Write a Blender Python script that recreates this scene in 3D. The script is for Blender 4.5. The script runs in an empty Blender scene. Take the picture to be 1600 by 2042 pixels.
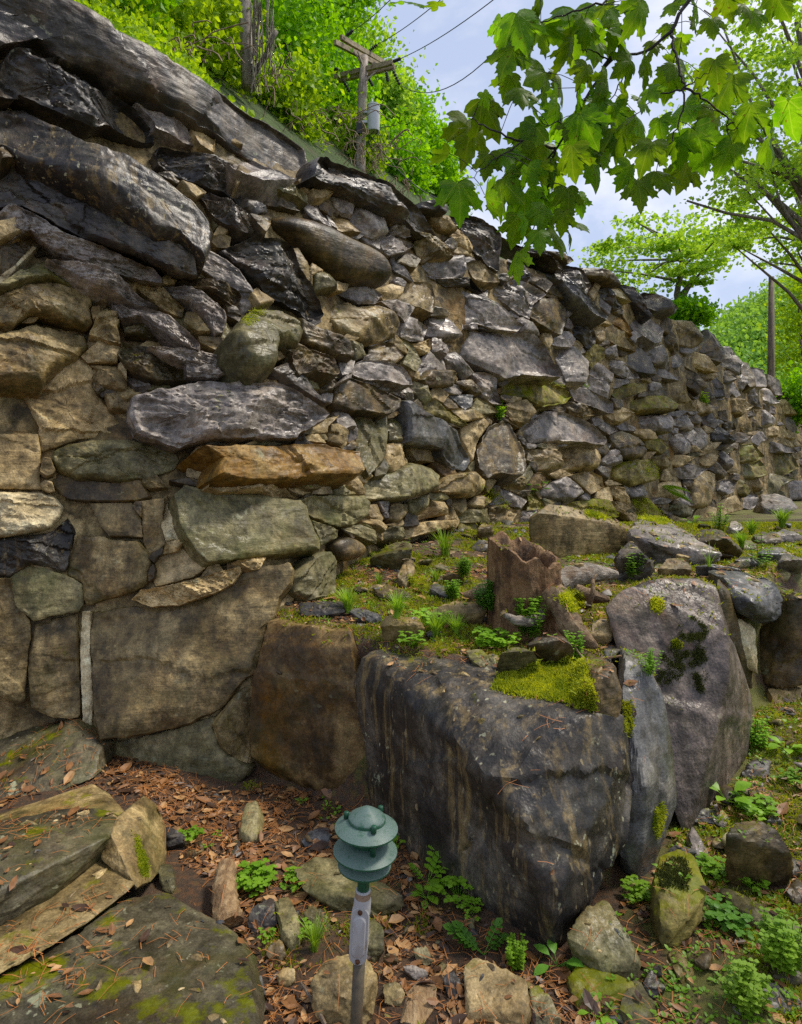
import bpy, bmesh, math, random
import numpy as np
from mathutils import Vector
from mathutils.bvhtree import BVHTree
random.seed(7)
rng = np.random.default_rng(7)
R = math.radians
scn = bpy.context.scene
col = scn.collection

# ------------------------------------------------------------------ camera, sky, sun, exposure
CAMZ, FOC, HOR = 1.65, 1300.0, 900.0          # eye height, focal length and horizon in photo pixels (1600 wide)
cd = bpy.data.cameras.new('camera')
cam = bpy.data.objects.new('camera', cd)
col.objects.link(cam)
cam.location = (0, 0, CAMZ)
cam.rotation_euler = (R(90), 0, 0)
cd.sensor_fit = 'HORIZONTAL'
cd.sensor_width = 36.0
cd.lens = 36.0 * FOC / 1600.0
cd.shift_y = -(1021.0 - HOR) / 1600.0
cd.clip_start, cd.clip_end = 0.05, 2000
scn.camera = cam

SUN_EL, SUN_AZ = R(58), R(75)                  # high, veiled sun from the right of the view
world = bpy.data.worlds.new('World')
scn.world = world
world.use_nodes = True
wt = world.node_tree
wt.nodes.clear()
w_out = wt.nodes.new('ShaderNodeOutputWorld')
w_bg = wt.nodes.new('ShaderNodeBackground')
w_sky = wt.nodes.new('ShaderNodeTexSky')
w_sky.sky_type = 'NISHITA'
w_sky.sun_disc = False
w_sky.sun_elevation = SUN_EL
w_sky.sun_rotation = SUN_AZ
w_sky.air_density, w_sky.dust_density, w_sky.ozone_density = 1.0, 2.0, 1.0
w_geo = wt.nodes.new('ShaderNodeTexCoord')
w_map = wt.nodes.new('ShaderNodeMapping')
w_map.inputs['Scale'].default_value = (1.0, 1.0, 1.7)
w_n = wt.nodes.new('ShaderNodeTexNoise')
w_n.inputs['Scale'].default_value = 3.4
w_n.inputs['Detail'].default_value = 7
w_n.inputs['Roughness'].default_value = 0.55
w_n.inputs['Distortion'].default_value = 0.4
w_r = wt.nodes.new('ShaderNodeValToRGB')
w_r.color_ramp.elements[0].position = 0.45
w_r.color_ramp.elements[0].color = (2.9, 3.35, 4.5, 1)      # grey-blue cloud base
w_r.color_ramp.elements[1].position = 0.67
w_r.color_ramp.elements[1].color = (5.6, 5.6, 6.1, 1)     # bright cloud
w_mix = wt.nodes.new('ShaderNodeMix')
w_mix.data_type = 'RGBA'
w_mix.inputs[0].default_value = 0.80                       # mostly overcast: a thin veil of the clear sky shows
wt.links.new(w_geo.outputs['Generated'], w_map.inputs['Vector'])
wt.links.new(w_map.outputs[0], w_n.inputs['Vector'])
wt.links.new(w_n.outputs['Fac'], w_r.inputs[0])
wt.links.new(w_sky.outputs[0], w_mix.inputs[6])
wt.links.new(w_r.outputs[0], w_mix.inputs[7])
wt.links.new(w_mix.outputs[2], w_bg.inputs[0])
w_bg.inputs[1].default_value = 0.075
wt.links.new(w_bg.outputs[0], w_out.inputs[0])

sl = bpy.data.lights.new('sun', 'SUN')
sl.energy, sl.angle, sl.color = 1.5, R(11), (1.0, 0.93, 0.81)
sun = bpy.data.objects.new('sun', sl)
col.objects.link(sun)
# direction towards the sun: azimuth SUN_AZ measured from +Y towards +X
sd = Vector((math.sin(SUN_AZ) * math.cos(SUN_EL), math.cos(SUN_AZ) * math.cos(SUN_EL), math.sin(SUN_EL)))
sun.rotation_euler = sd.to_track_quat('Z', 'Y').to_euler()

vs = scn.view_settings
vs.view_transform, vs.look, vs.gamma, vs.use_curve_mapping = 'Standard', 'None', 1.0, False
vs.exposure = 1.4
scn.render.engine = 'CYCLES'
scn.cycles.max_bounces = 8
scn.cycles.diffuse_bounces = 4
scn.cycles.glossy_bounces = 2
scn.cycles.transmission_bounces = 6
scn.cycles.transparent_max_bounces = 4
scn.cycles.use_denoising = False
scn.cycles.caustics_reflective = False
scn.cycles.caustics_refractive = False

# ------------------------------------------------------------------ helpers
_perm = rng.permutation(256).astype(np.int32)
_perm = np.concatenate([_perm, _perm, _perm])
_grad = rng.normal(size=(256, 3))
_grad /= np.linalg.norm(_grad, axis=1)[:, None]


def perlin(p):
    p = np.asarray(p, float)
    i = np.floor(p).astype(np.int64)
    f = p - i
    i &= 255
    w = f * f * f * (f * (f * 6 - 15) + 10)
    out = 0.0
    for dx in (0, 1):
        ax = _perm[i[:, 0] + dx]
        wx = w[:, 0] if dx else 1 - w[:, 0]
        for dy in (0, 1):
            ay = _perm[(ax + i[:, 1] + dy) & 511]
            wy = w[:, 1] if dy else 1 - w[:, 1]
            for dz in (0, 1):
                g = _grad[_perm[(ay + i[:, 2] + dz) & 511]]
                wz = w[:, 2] if dz else 1 - w[:, 2]
                d = g[:, 0] * (f[:, 0] - dx) + g[:, 1] * (f[:, 1] - dy) + g[:, 2] * (f[:, 2] - dz)
                out = out + d * wx * wy * wz
    return out * 1.4


def fbm(p, octv=4, gain=0.5, lac=2.03):
    p = np.asarray(p, float)
    s, a, t = 0.0, 1.0, 0.0
    for k in range(octv):
        s = s + a * perlin(p + 17.3 * k)
        t += a
        a *= gain
        p = p * lac
    return s / t


def ridged(p, octv=4, gain=0.5):
    p = np.asarray(p, float)
    s, a, t = 0.0, 1.0, 0.0
    for k in range(octv):
        s = s + a * (1 - 2 * np.abs(perlin(p + 9.1 * k)))
        t += a
        a *= gain
        p = p * 2.1
    return s / t


def sstep(a, b, x):
    t = np.clip((np.asarray(x, float) - a) / (b - a), 0, 1)
    return t * t * (3 - 2 * t)


def mesh_np(name, V, faces, smooth=True, mats=None, mat_idx=None):
    """faces: list of (n,k) int arrays"""
    me = bpy.data.meshes.new(name)
    V = np.asarray(V, np.float32)
    me.vertices.add(len(V))
    me.vertices.foreach_set('co', V.ravel())
    faces = [np.asarray(f, np.int32) for f in faces if len(f)]
    nl = sum(f.size for f in faces)
    nf = sum(len(f) for f in faces)
    me.loops.add(nl)
    me.polygons.add(nf)
    me.loops.foreach_set('vertex_index', np.concatenate([f.ravel() for f in faces]))
    starts, o = [], 0
    for f in faces:
        starts.append(o + np.arange(len(f)) * f.shape[1])
        o += f.size
    me.polygons.foreach_set('loop_start', np.concatenate(starts).astype(np.int32))
    if mat_idx is not None:
        me.polygons.foreach_set('material_index', np.asarray(mat_idx, np.int32))
    me.update(calc_edges=True)
    me.validate()
    if smooth:
        me.shade_smooth()
        if smooth == 'sharp':
            me.set_sharp_from_angle(angle=R(34))
    else:
        me.shade_flat()
    for m in (mats or []):
        me.materials.append(m)
    return me


def link(name, me, parent=None, loc=None):
    o = bpy.data.objects.new(name, me)
    col.objects.link(o)
    if loc is not None:
        o.location = loc
    if parent is not None:
        o.parent = parent
    return o


def tag(o, label=None, cat=None, group=None, kind=None):
    if label: o['label'] = label
    if cat: o['category'] = cat
    if group: o['group'] = group
    if kind: o['kind'] = kind
    return o


def thing(name, label, cat, loc=(0, 0, 0), group=None):
    o = bpy.data.objects.new(name, None)
    o.empty_display_size = 0.1
    col.objects.link(o)
    o.location = loc
    return tag(o, label, cat, group)


def obj_np(name, V, faces, mats, parent=None, origin=None, smooth=True, mat_idx=None):
    """object whose verts are given in world space; origin = where the object sits"""
    V = np.asarray(V, float)
    o0 = np.asarray(origin if origin is not None else V.mean(0), float)
    me = mesh_np(name, V - o0, faces, smooth, mats if isinstance(mats, (list, tuple)) else [mats], mat_idx)
    p0 = np.array(parent.location) if parent is not None else np.zeros(3)
    if parent is not None and parent.parent is not None:
        p0 = p0 + np.array(parent.parent.location)
    return link(name, me, parent, tuple(o0 - p0))


def pix(px, py, Y):
    return np.array([(px - 800.0) / FOC * Y, Y, CAMZ - (py - HOR) / FOC * Y])


def pts(s):
    return np.array([[float(a) for a in t.split(',')] for t in s.split()])


def tube(path, rad, sides=8, caps=True):
    path = np.asarray(path, float)
    rad = np.broadcast_to(np.asarray(rad, float), (len(path),))
    T = np.gradient(path, axis=0)
    T /= np.linalg.norm(T, axis=1)[:, None] + 1e-9
    up = np.array([0.03, 0.02, 1.0]) if abs(T[0, 2]) < 0.9 else np.array([1.0, 0.05, 0.0])
    V = []
    a = np.linspace(0, 2 * np.pi, sides, endpoint=False)
    x = np.cross(up, T[0]); x /= np.linalg.norm(x)
    for i in range(len(path)):
        x = x - T[i] * np.dot(x, T[i]); x /= np.linalg.norm(x) + 1e-9
        y = np.cross(T[i], x)
        V.append(path[i] + rad[i] * (np.cos(a)[:, None] * x + np.sin(a)[:, None] * y))
    V = np.concatenate(V)
    F = []
    for i in range(len(path) - 1):
        b = i * sides
        for k in range(sides):
            k2 = (k + 1) % sides
            F.append((b + k, b + k2, b + sides + k2, b + sides + k))
    F = np.array(F)
    fs = [F]
    if caps:
        n = len(V)
        V = np.vstack([V, path[:1], path[-1:]])
        c = []
        e = (len(path) - 1) * sides
        for k in range(sides):
            k2 = (k + 1) % sides
            c.append((n, k2, k)); c.append((n + 1, e + k, e + k2))
        fs.append(np.array(c))
    return V, fs


class Acc:
    """collects pieces of geometry for one mesh"""
    def __init__(s):
        s.V, s.F, s.M, s.n = [], [], [], 0

    def add(s, V, fs, mi=0):
        for f in fs:
            f = np.asarray(f)
            if len(f):
                s.F.append(f + s.n); s.M.append(np.full(len(f), mi))
        s.V.append(np.asarray(V, float)); s.n += len(V)

    def build(s, name, mats, parent=None, origin=None, smooth=True):
        F3 = [f for f in s.F if f.shape[1] == 3]; M3 = [m for f, m in zip(s.F, s.M) if f.shape[1] == 3]
        F4 = [f for f in s.F if f.shape[1] == 4]; M4 = [m for f, m in zip(s.F, s.M) if f.shape[1] == 4]
        fs, ms = [], []
        if F3: fs.append(np.concatenate(F3)); ms += M3
        if F4: fs.append(np.concatenate(F4)); ms += M4
        return obj_np(name, np.concatenate(s.V), fs, mats, parent, origin, smooth, np.concatenate(ms))


def lathe(prof, sides=32, center=(0, 0, 0)):
    prof = np.asarray(prof, float)
    a = np.linspace(0, 2 * np.pi, sides, endpoint=False)
    V = np.concatenate([np.c_[r * np.cos(a), r * np.sin(a), np.full(sides, z)] for r, z in prof]) + np.asarray(center)
    F = []
    for i in range(len(prof) - 1):
        for k in range(sides):
            k2 = (k + 1) % sides
            F.append((i * sides + k, i * sides + k2, (i + 1) * sides + k2, (i + 1) * sides + k))
    return V, [np.array(F)]


def boxv(lo, hi):
    x0, y0, z0 = lo; x1, y1, z1 = hi
    V = np.array([(x0, y0, z0), (x1, y0, z0), (x1, y1, z0), (x0, y1, z0), (x0, y0, z1), (x1, y0, z1), (x1, y1, z1), (x0, y1, z1)], float)
    F = np.array([(0, 3, 2, 1), (4, 5, 6, 7), (0, 1, 5, 4), (1, 2, 6, 5), (2, 3, 7, 6), (3, 0, 4, 7)])
    return V, [F]


# ------------------------------------------------------------------ materials
class NT:
    def __init__(s, name):
        s.m = bpy.data.materials.new(name)
        s.m.use_nodes = True
        s.t = s.m.node_tree
        s.t.nodes.clear()
        s.out = s.t.nodes.new('ShaderNodeOutputMaterial')

    def n(s, typ, props=None, **inp):
        nd = s.t.nodes.new('ShaderNode' + typ)
        for k, v in (props or {}).items():
            setattr(nd, k, v)
        for k, v in inp.items():
            k = k.replace('_', ' ') if not k.startswith('i') or not k[1:].isdigit() else int(k[1:])
            sock = nd.inputs[k]
            if isinstance(v, bpy.types.NodeSocket):
                s.t.links.new(v, sock)
            else:
                sock.default_value = v
        return nd

    def noise(s, vec, scale, detail=5, rough=0.6, dist=0.0):
        return s.n('TexNoise', None, Vector=vec, Scale=scale, Detail=detail, Roughness=rough, Distortion=dist).outputs['Fac']

    def ramp(s, fac, *stops):
        r = s.n('ValToRGB', None, i0=fac)
        e = r.color_ramp.elements
        while len(e) < len(stops):
            e.new(0.5)
        for el, (p, c) in zip(e, stops):
            el.position = p
            el.color = (c, c, c, 1) if not hasattr(c, '__len__') else (*c, 1)
        return r.outputs[0]

    def mix(s, fac, a, b, mode='MIX'):
        m = s.n('Mix', {'data_type': 'RGBA', 'blend_type': mode})
        for i, v in ((0, fac), (6, a), (7, b)):
            if isinstance(v, bpy.types.NodeSocket):
                s.t.links.new(v, m.inputs[i])
            else:
                m.inputs[i].default_value = v if i == 0 else (*v, 1)
        return m.outputs[2]

    def math(s, op, a, b=0.0, c=0.0):
        m = s.n('Math', {'operation': op})
        for i, v in enumerate((a, b, c)):
            if isinstance(v, bpy.types.NodeSocket):
                s.t.links.new(v, m.inputs[i])
            else:
                m.inputs[i].default_value = v
        return m.outputs[0]

    def end(s, shader):
        s.t.links.new(shader, s.out.inputs[0])
        return s.m


MOSS = (0.135, 0.15, 0.012)


def stone_mat(name, cd, cm, cl, streak=0.5, lichen=0.25, moss=0.3, rough=(0.4, 0.65), grime=(0.025, 0.02, 0.012), grime_amt=0.55,
              freq=3.0, spec=0.28, bump=0.6, rustc=(0.16, 0.075, 0.025), rust=0.25, pale=0.0, palec=(0.20, 0.155, 0.09), grainv=(4.0, 4.0, 26.0)):
    t = NT(name)
    cd, cm, cl = [tuple(min(0.7, c * g * 1.35) for c, g in zip(q, (1.03, 1.0, 0.93))) for q in (cd, cm, cl)]
    geo = t.n('NewGeometry')
    P = geo.outputs['Position']
    rnd = t.n('ObjectInfo').outputs['Random']
    off = t.n('VectorMath', {'operation': 'SCALE'}, i0=(13.7, 7.1, 21.3), Scale=rnd).outputs[0]
    P2 = t.n('VectorMath', {'operation': 'ADD'}, i0=P, i1=off).outputs[0]
    big = t.noise(P2, freq * 1.35, 8, 0.66, 0.5)
    base = t.ramp(big, (0.32, cd), (0.48, cm), (0.63, cl))
    # rust / ochre clouds
    rn = t.noise(P2, freq * 0.7, 5, 0.6, 0.5)
    base = t.mix(t.math('MULTIPLY', t.ramp(rn, (0.52, 0.0), (0.68, 1.0)), rust), base, rustc)
    # run-off streaks down the face
    sm = t.n('VectorMath', {'operation': 'MULTIPLY'}, i0=P2, i1=(11.0, 11.0, 0.9)).outputs[0]
    st = t.noise(sm, 1.0, 4, 0.6, 0.2)
    base = t.mix(t.math('MULTIPLY', t.ramp(st, (0.50, 0.0), (0.66, 1.0)), streak), base, grime)
    if pale:
        sp_ = t.n('VectorMath', {'operation': 'MULTIPLY'}, i0=P2, i1=(15.0, 15.0, 1.6)).outputs[0]
        ps = t.noise(sp_, 1.0, 5, 0.65, 0.3)
        base = t.mix(t.math('MULTIPLY', t.ramp(ps, (0.53, 0.0), (0.62, 1.0)), pale), base, palec)
        dv = t.n('VectorMath', {'operation': 'MULTIPLY'}, i0=P2, i1=(42.0, 42.0, 15.0)).outputs[0]
        base = t.mix(t.math('MULTIPLY', t.ramp(t.noise(dv, 1.0, 2, 0.5), (0.66, 0.0), (0.70, 1.0)), pale), base, (0.24, 0.20, 0.13))
    # black biofilm patches
    gn = t.noise(P2, freq * 1.9, 8, 0.68, 0.2)
    base = t.mix(t.math('MULTIPLY', t.ramp(gn, (0.52, 0.0), (0.60, 1.0)), grime_amt), base, grime)
    # grain
    sp = t.noise(P, 140.0, 3, 0.7)
    base = t.mix(1.0, base, t.ramp(sp, (0.30, 0.62), (0.5, 1.0), (0.72, 1.45)), 'MULTIPLY')
    mid = t.noise(P2, 26.0, 5, 0.7)
    base = t.mix(1.0, base, t.ramp(mid, (0.3, 0.5), (0.7, 1.45)), 'MULTIPLY')
    # lichen dots
    ln = t.noise(P2, 34.0, 2, 0.5)
    la = t.noise(P2, 3.3, 3, 0.5)
    lm = t.math('MULTIPLY', t.ramp(ln, (0.66, 0.0), (0.70, 1.0)), t.ramp(la, (0.48, 0.0), (0.6, 1.0)))
    base = t.mix(t.math('MULTIPLY', lm, lichen), base, (0.36, 0.35, 0.25))
    l2 = t.noise(P2, 6.5, 6, 0.62)
    base = t.mix(t.math('MULTIPLY', t.ramp(l2, (0.665, 0.0), (0.685, 1.0)), min(0.8, lichen * 1.8)), base, (0.30, 0.31, 0.22))
    # green algae film and moss on ledges
    if moss:
        nz = t.n('SeparateXYZ', None, i0=geo.outputs['Normal']).outputs[2]
        al = t.noise(P2, 2.1, 5, 0.65)
        base = t.mix(t.math('MULTIPLY', t.ramp(al, (0.52, 0.0), (0.66, 1.0)), min(0.45, moss * 0.7)), base, (0.06, 0.075, 0.02))
        mn = t.noise(P2, 5.5, 6, 0.7)
        mm = t.math('ADD', t.math('MULTIPLY', nz, 0.16), mn)
        mk = t.ramp(mm, (0.77 - 0.10 * moss, 0.0), (0.89 - 0.10 * moss, 1.0))
        mcol = t.mix(t.noise(P, 60.0, 4, 0.7), (0.05, 0.07, 0.008), (0.20, 0.20, 0.02))
        base = t.mix(mk, base, mcol)
    val = t.math('MULTIPLY_ADD', rnd, 0.55, 0.74)
    base = t.n('HueSaturation', None, Saturation=1.3, Value=val, Color=base).outputs[0]
    wet = t.noise(P2, 2.6, 6, 0.65)
    rgh = t.ramp(wet, (0.40, rough[0]), (0.62, rough[1]))
    b1 = t.noise(P2, 15.0, 5, 0.6)
    lam = t.n('VectorMath', {'operation': 'MULTIPLY'}, i0=P2, i1=grainv).outputs[0]
    b2 = t.noise(lam, 1.0, 3, 0.6)
    bsum = t.math('ADD', b1, t.math('MULTIPLY', b2, 0.7))
    bp = t.n('Bump', None, Strength=bump, Distance=0.016, Height=bsum)
    bs = t.n('BsdfPrincipled', None, Base_Color=base, Roughness=rgh, Normal=bp.outputs[0])
    bs.inputs['Specular IOR Level'].default_value = spec
    return t.end(bs.outputs[0])


SM = {
    'v': stone_mat('damp_step_stone', (0.017, 0.016, 0.012), (0.048, 0.044, 0.033), (0.105, 0.096, 0.070), moss=0.6, lichen=0.6, rust=0.2, rough=(0.36, 0.6), spec=0.38),
    'w': stone_mat('purplish_grey_slab_rock', (0.030, 0.025, 0.024), (0.085, 0.073, 0.070), (0.155, 0.132, 0.115), moss=0.2, rust=0.4, grime_amt=0.5, streak=0.55, rough=(0.36, 0.58), bump=0.8, spec=0.4, grainv=(22.0, 22.0, 3.0)),
    'u': stone_mat('brown_stained_stone', (0.03, 0.021, 0.013), (0.085, 0.058, 0.034), (0.19, 0.145, 0.09), moss=0.3, rust=0.5, grime_amt=0.6, streak=0.5, grainv=(22.0, 22.0, 3.0)),
    'k': stone_mat('black_wet_slate', (0.009, 0.009, 0.010), (0.026, 0.024, 0.024), (0.078, 0.068, 0.056), streak=0.4, lichen=0.3, moss=0.15, rough=(0.36, 0.58), spec=0.42, rust=0.25, bump=0.55),
    'd': stone_mat('dark_brown_stone', (0.018, 0.015, 0.011), (0.056, 0.045, 0.031), (0.135, 0.105, 0.062), moss=0.35, rough=(0.36, 0.58), spec=0.35),
    'g': stone_mat('lilac_grey_stone', (0.050, 0.046, 0.046), (0.140, 0.128, 0.124), (0.245, 0.222, 0.204), streak=0.35, moss=0.15, rough=(0.32, 0.55), spec=0.4, grime_amt=0.5, rust=0.25, bump=0.5),
    'b': stone_mat('brown_sandstone', (0.058, 0.046, 0.029), (0.150, 0.120, 0.075), (0.28, 0.232, 0.152), moss=0.4),
    't': stone_mat('tan_sandstone', (0.085, 0.066, 0.042), (0.210, 0.168, 0.108), (0.37, 0.31, 0.215), streak=0.25, moss=0.2, rough=(0.4, 0.75), grime_amt=0.32),
    'o': stone_mat('olive_stone', (0.046, 0.043, 0.026), (0.100, 0.093, 0.057), (0.185, 0.168, 0.112), moss=0.6, rough=(0.35, 0.7), grime_amt=0.4),
    'p': stone_mat('pale_stone', (0.26, 0.22, 0.15), (0.43, 0.38, 0.28), (0.55, 0.5, 0.4), streak=0.15, moss=0.05, rough=(0.5, 0.8), grime_amt=0.15, rust=0.15),
    'r': stone_mat('rust_stone', (0.065, 0.042, 0.022), (0.15, 0.098, 0.05), (0.24, 0.18, 0.105), moss=0.25, rust=0.5, grime_amt=0.5),
    'm': stone_mat('mossy_stone', (0.05, 0.045, 0.02), (0.12, 0.105, 0.05), (0.2, 0.17, 0.09), moss=2.0, rough=(0.45, 0.8)),
    'z': stone_mat('spotted_dark_stone', (0.010, 0.009, 0.009), (0.024, 0.021, 0.018), (0.080, 0.074, 0.066), streak=0.7, lichen=0.9, moss=0.12, rough=(0.38, 0.58), spec=0.42, rust=0.1, grime=(0.014, 0.014, 0.015), grime_amt=0.55, pale=0.75, grainv=(22.0, 22.0, 3.0)),
    's': stone_mat('blue_grey_slate', (0.022, 0.023, 0.024), (0.060, 0.061, 0.064), (0.13, 0.127, 0.122), moss=0.3, rough=(0.3, 0.52), spec=0.42, rust=0.2, bump=0.5),
}
M_MORTAR = stone_mat('sandy_mortar', (0.038, 0.030, 0.020), (0.115, 0.092, 0.058), (0.27, 0.225, 0.15), streak=0.45, lichen=0.1, moss=0.3, rough=(0.5, 0.8), grime_amt=0.75, freq=2.2, rust=0.45, bump=0.9)
# ------------------------------------------------------------------ the stone wall
_lx = np.array([-300, -100, 0, 150, 300, 500, 640, 760, 880, 1000, 1300, 1450, 1600, 1680])
_ly = np.array([3.1, 3.25, 3.35, 3.5, 3.5, 3.55, 4.05, 5.0, 6.1, 7.2, 11.1, 15.3, 24.0, 33.0])


def wall_LU(px):
    px = np.clip(px, -300, 1680)
    u = (px - 800.0) / FOC
    return np.interp(px, _lx, _ly), 4.134 / (0.6295 - 0.7772 * u)


def surfY(px, py):
    L, U = wall_LU(px)
    v = (py - HOR) / FOC
    k = (U - L) / 3.5
    Y = (L + 0.75 * k) / (1 + k * v)
    z = CAMZ - v * Y
    k2 = 0.7 * k
    Y2 = (L + 0.75 * k2) / (1 + k2 * v)
    return np.where(z < 0.9, Y2, Y)


def surfP(px, py):
    px = np.asarray(px, float); py = np.asarray(py, float)
    Y = surfY(px, py)
    return np.stack([(px - 800) / FOC * Y, Y, CAMZ - (py - HOR) / FOC * Y], -1)


def unit(v):
    return v / (np.linalg.norm(v) + 1e-12)


def chaikin(p, it=1):
    for _ in range(it):
        q = np.roll(p, -1, 0)
        a, b = p * 0.75 + q * 0.25, p * 0.25 + q * 0.75
        p = np.stack([a, b], 1).reshape(-1, 2)
    return p


def resample(p, n):
    q = np.vstack([p, p[:1]])
    d = np.r_[0, np.cumsum(np.linalg.norm(np.diff(q, axis=0), axis=1))]
    s = np.linspace(0, d[-1], n, endpoint=False)
    return np.c_[np.interp(s, d, q[:, 0]), np.interp(s, d, q[:, 1])], d[-1]


def area_c(p):
    x, y = p[:, 0], p[:, 1]
    x2, y2 = np.roll(x, -1), np.roll(y, -1)
    c = x * y2 - x2 * y
    A = c.sum() / 2
    if abs(A) < 1e-9:
        return 0.0, p.mean(0)
    return A, np.array([((x + x2) * c).sum(), ((y + y2) * c).sum()]) / (6 * A)


def stone_geo(poly, proud, style, seed, tilt=None, res=1.0, frame=None):
    """poly: outline seen in the photo; the stone gets its own plane at the wall, its own thickness and a broken face"""
    rs = np.random.default_rng(seed)
    A, c = area_c(poly)
    if A < 0:
        poly = poly[::-1]
    ext = max(np.ptp(poly[:, 0]), np.ptp(poly[:, 1]))
    e = max(8.0, ext * 0.35)
    P0 = surfP(c[0], c[1])
    dx = surfP(c[0] + e, c[1]) - surfP(c[0] - e, c[1])
    dy = surfP(c[0], c[1] - e) - surfP(c[0], c[1] + e)
    n = unit(np.cross(dx, dy))
    view = unit(np.array([0, 0, CAMZ]) - P0)
    if np.dot(n, view) < 0:
        n = -n
    # a block's face is never laid edge-on: it is turned out of a wall that recedes
    k = 0
    while np.dot(n, view) < 0.62 and k < 12:
        n = unit(n + 0.12 * view); k += 1
    up = np.array([0, 0, 1.0])
    e1 = unit(np.cross(up, n)); e2 = np.cross(n, e1)
    if tilt is None:
        tilt = (rs.normal(0.16, 0.16), rs.normal(0, 0.12)) if not (c[0] < 720 and c[1] > 840) else (rs.normal(0.02, 0.06), rs.normal(0, 0.05))
    n = unit(n + tilt[0] * e2 + tilt[1] * e1)
    e1 = unit(np.cross(up, n)); e2 = np.cross(n, e1)
    if style != 'r':
        poly = c + (poly - c) * (1 + 3.4 / max(ext, 20.0)) 
    O = P0 + n * proud * 0.6
    if ext > 420:
        # a long stone spans a bend of the wall: lay its plane on the outline and keep it clear of the core
        Ws = surfP(poly[:, 0], poly[:, 1]); cw = Ws.mean(0)
        nf = np.linalg.svd(Ws - cw)[2][2]
        if nf @ view < 0: nf = -nf
        n = unit(nf + tilt[0] * e2 + tilt[1] * e1)
        e1 = unit(np.cross(up, n)); e2 = np.cross(n, e1)
        O = cw + n * (((Ws - cw) @ n).max() * 0.8 + proud * 0.45)
    N0 = int(np.clip(perimeter(poly) / 3.2 * res, 30, 200))
    p = chaikin(poly, {'r': 3, 'f': 0, 's': 0, 'c': 0, 'b': 0}[style])
    p, L = resample(p, N0)
    d = np.c_[(p[:, 0] - 800) / FOC, np.ones(N0), -(p[:, 1] - HOR) / FOC]
    C = np.array([0, 0, CAMZ])
    tt = (O - C) @ n / (d @ n)
    W = C + tt[:, None] * d
    xy = np.c_[(W - O) @ e1, (W - O) @ e2]
    A, c2 = area_c(xy)
    size = math.sqrt(abs(A)) + 1e-4
    # jagged broken outline
    if style != 'r':
        q = np.roll(xy, -1, 0) - np.roll(xy, 1, 0)
        nr = np.c_[q[:, 1], -q[:, 0]]; nr /= np.linalg.norm(nr, axis=1)[:, None] + 1e-9
        jag = fbm(np.c_[xy * (5.0 / size), np.full(N0, float(seed % 97))], 4, 0.6)
        xy = xy + nr * (jag * size * (0.05 if style == 's' else 0.035))[:, None]
    # medial line
    X = xy - c2
    ev, evec = np.linalg.eigh(np.cov(X.T))
    ax = evec[:, 1]; ay = np.array([-ax[1], ax[0]])
    a, b = X @ ax, X @ ay
    bins = np.linspace(a.min(), a.max(), 25)
    fine, _ = resample(np.c_[a, b], 400)
    idx = np.clip(np.digitize(fine[:, 0], bins) - 1, 0, 23)
    mid = np.full(24, np.nan)
    for i in range(24):
        f = fine[idx == i, 1]
        if len(f):
            mid[i] = (f.max() + f.min()) / 2
    bc = (bins[1:] + bins[:-1]) / 2
    ok = ~np.isnan(mid)
    elong = math.sqrt(max(ev[0], 1e-9) / max(ev[1], 1e-9))
    sh = 0.85 * (1 - elong)
    ca = a * sh
    cb = np.interp(ca, bc[ok], mid[ok])
    # where the medial line reaches the tips
    Cc = c2 + ca[:, None] * ax + cb[:, None] * ay
    K = int(np.clip(N0 / 7, 6, 22))
    t = np.linspace(0, 1, K + 1)
    rr = 1 - (1 - t) ** 1.5
    XY = Cc[None] + rr[:, None, None] * (xy - Cc)[None]
    x, y = XY[..., 0] - c2[0], XY[..., 1] - c2[1]
    r = np.broadcast_to(rr[:, None], x.shape)
    # broken facets
    F = None
    nfac = {'s': 6, 'f': 4, 'c': 6, 'r': 4, 'b': 3}[style]
    for i in range(nfac):
        sl = {'s': 0.40, 'f': 0.16, 'c': 0.24, 'r': 0.12, 'b': 0.05}[style]
        v = rs.normal(0, sl) * x + (rs.normal(-0.05, sl)) * y + rs.uniform(0, 0.13) * size
        F = v if F is None else np.minimum(F, v)
    F = F - np.median(F)
    lim = min(size * 0.34, proud * 0.7 + 0.02, 0.10)
    F = lim * np.tanh(F / lim)
    if style == 'r':
        rim = np.sqrt(np.clip(1 - r ** 3.2, 0, 1)); D = max(min(proud, size * 0.4), size * 0.2)
        h = D * (rim - 0.55) + 0.25 * F
    elif style == 'c':
        rim = np.sqrt(np.clip(1 - r ** 9.0, 0, 1)); D = max(min(proud * 0.6, size * 0.3), size * 0.08)
        h = D * (rim - 0.8) + F * (0.5 + 0.5 * np.clip((1 - r) / 0.3, 0, 1))
    else:
        bev = (0.015 if style == 'b' else 0.022) + 0.045 * np.clip(fbm(np.c_[(x.ravel() + y.ravel() * 1.7) * 6 / size, (y.ravel() - x.ravel()) * 6 / size, np.full(x.size, 3.3)], 3).reshape(x.shape) + 0.15, 0, 1)
        s = np.clip((1 - r) / bev, 0, 1)
        rim = np.sqrt(1 - (1 - s) ** 2); D = min(proud * 0.5, size * 0.12) + 0.006
        h = D * (rim - 1) + F * (0.35 + 0.65 * np.clip((1 - r) / 0.25, 0, 1))
    pw = O + x[..., None] * e1 + y[..., None] * e2 + (c2[0] * e1 + c2[1] * e2)
    flat = pw.reshape(-1, 3)
    inner = np.clip((1 - r) / 0.12, 0.25, 1)
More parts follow.
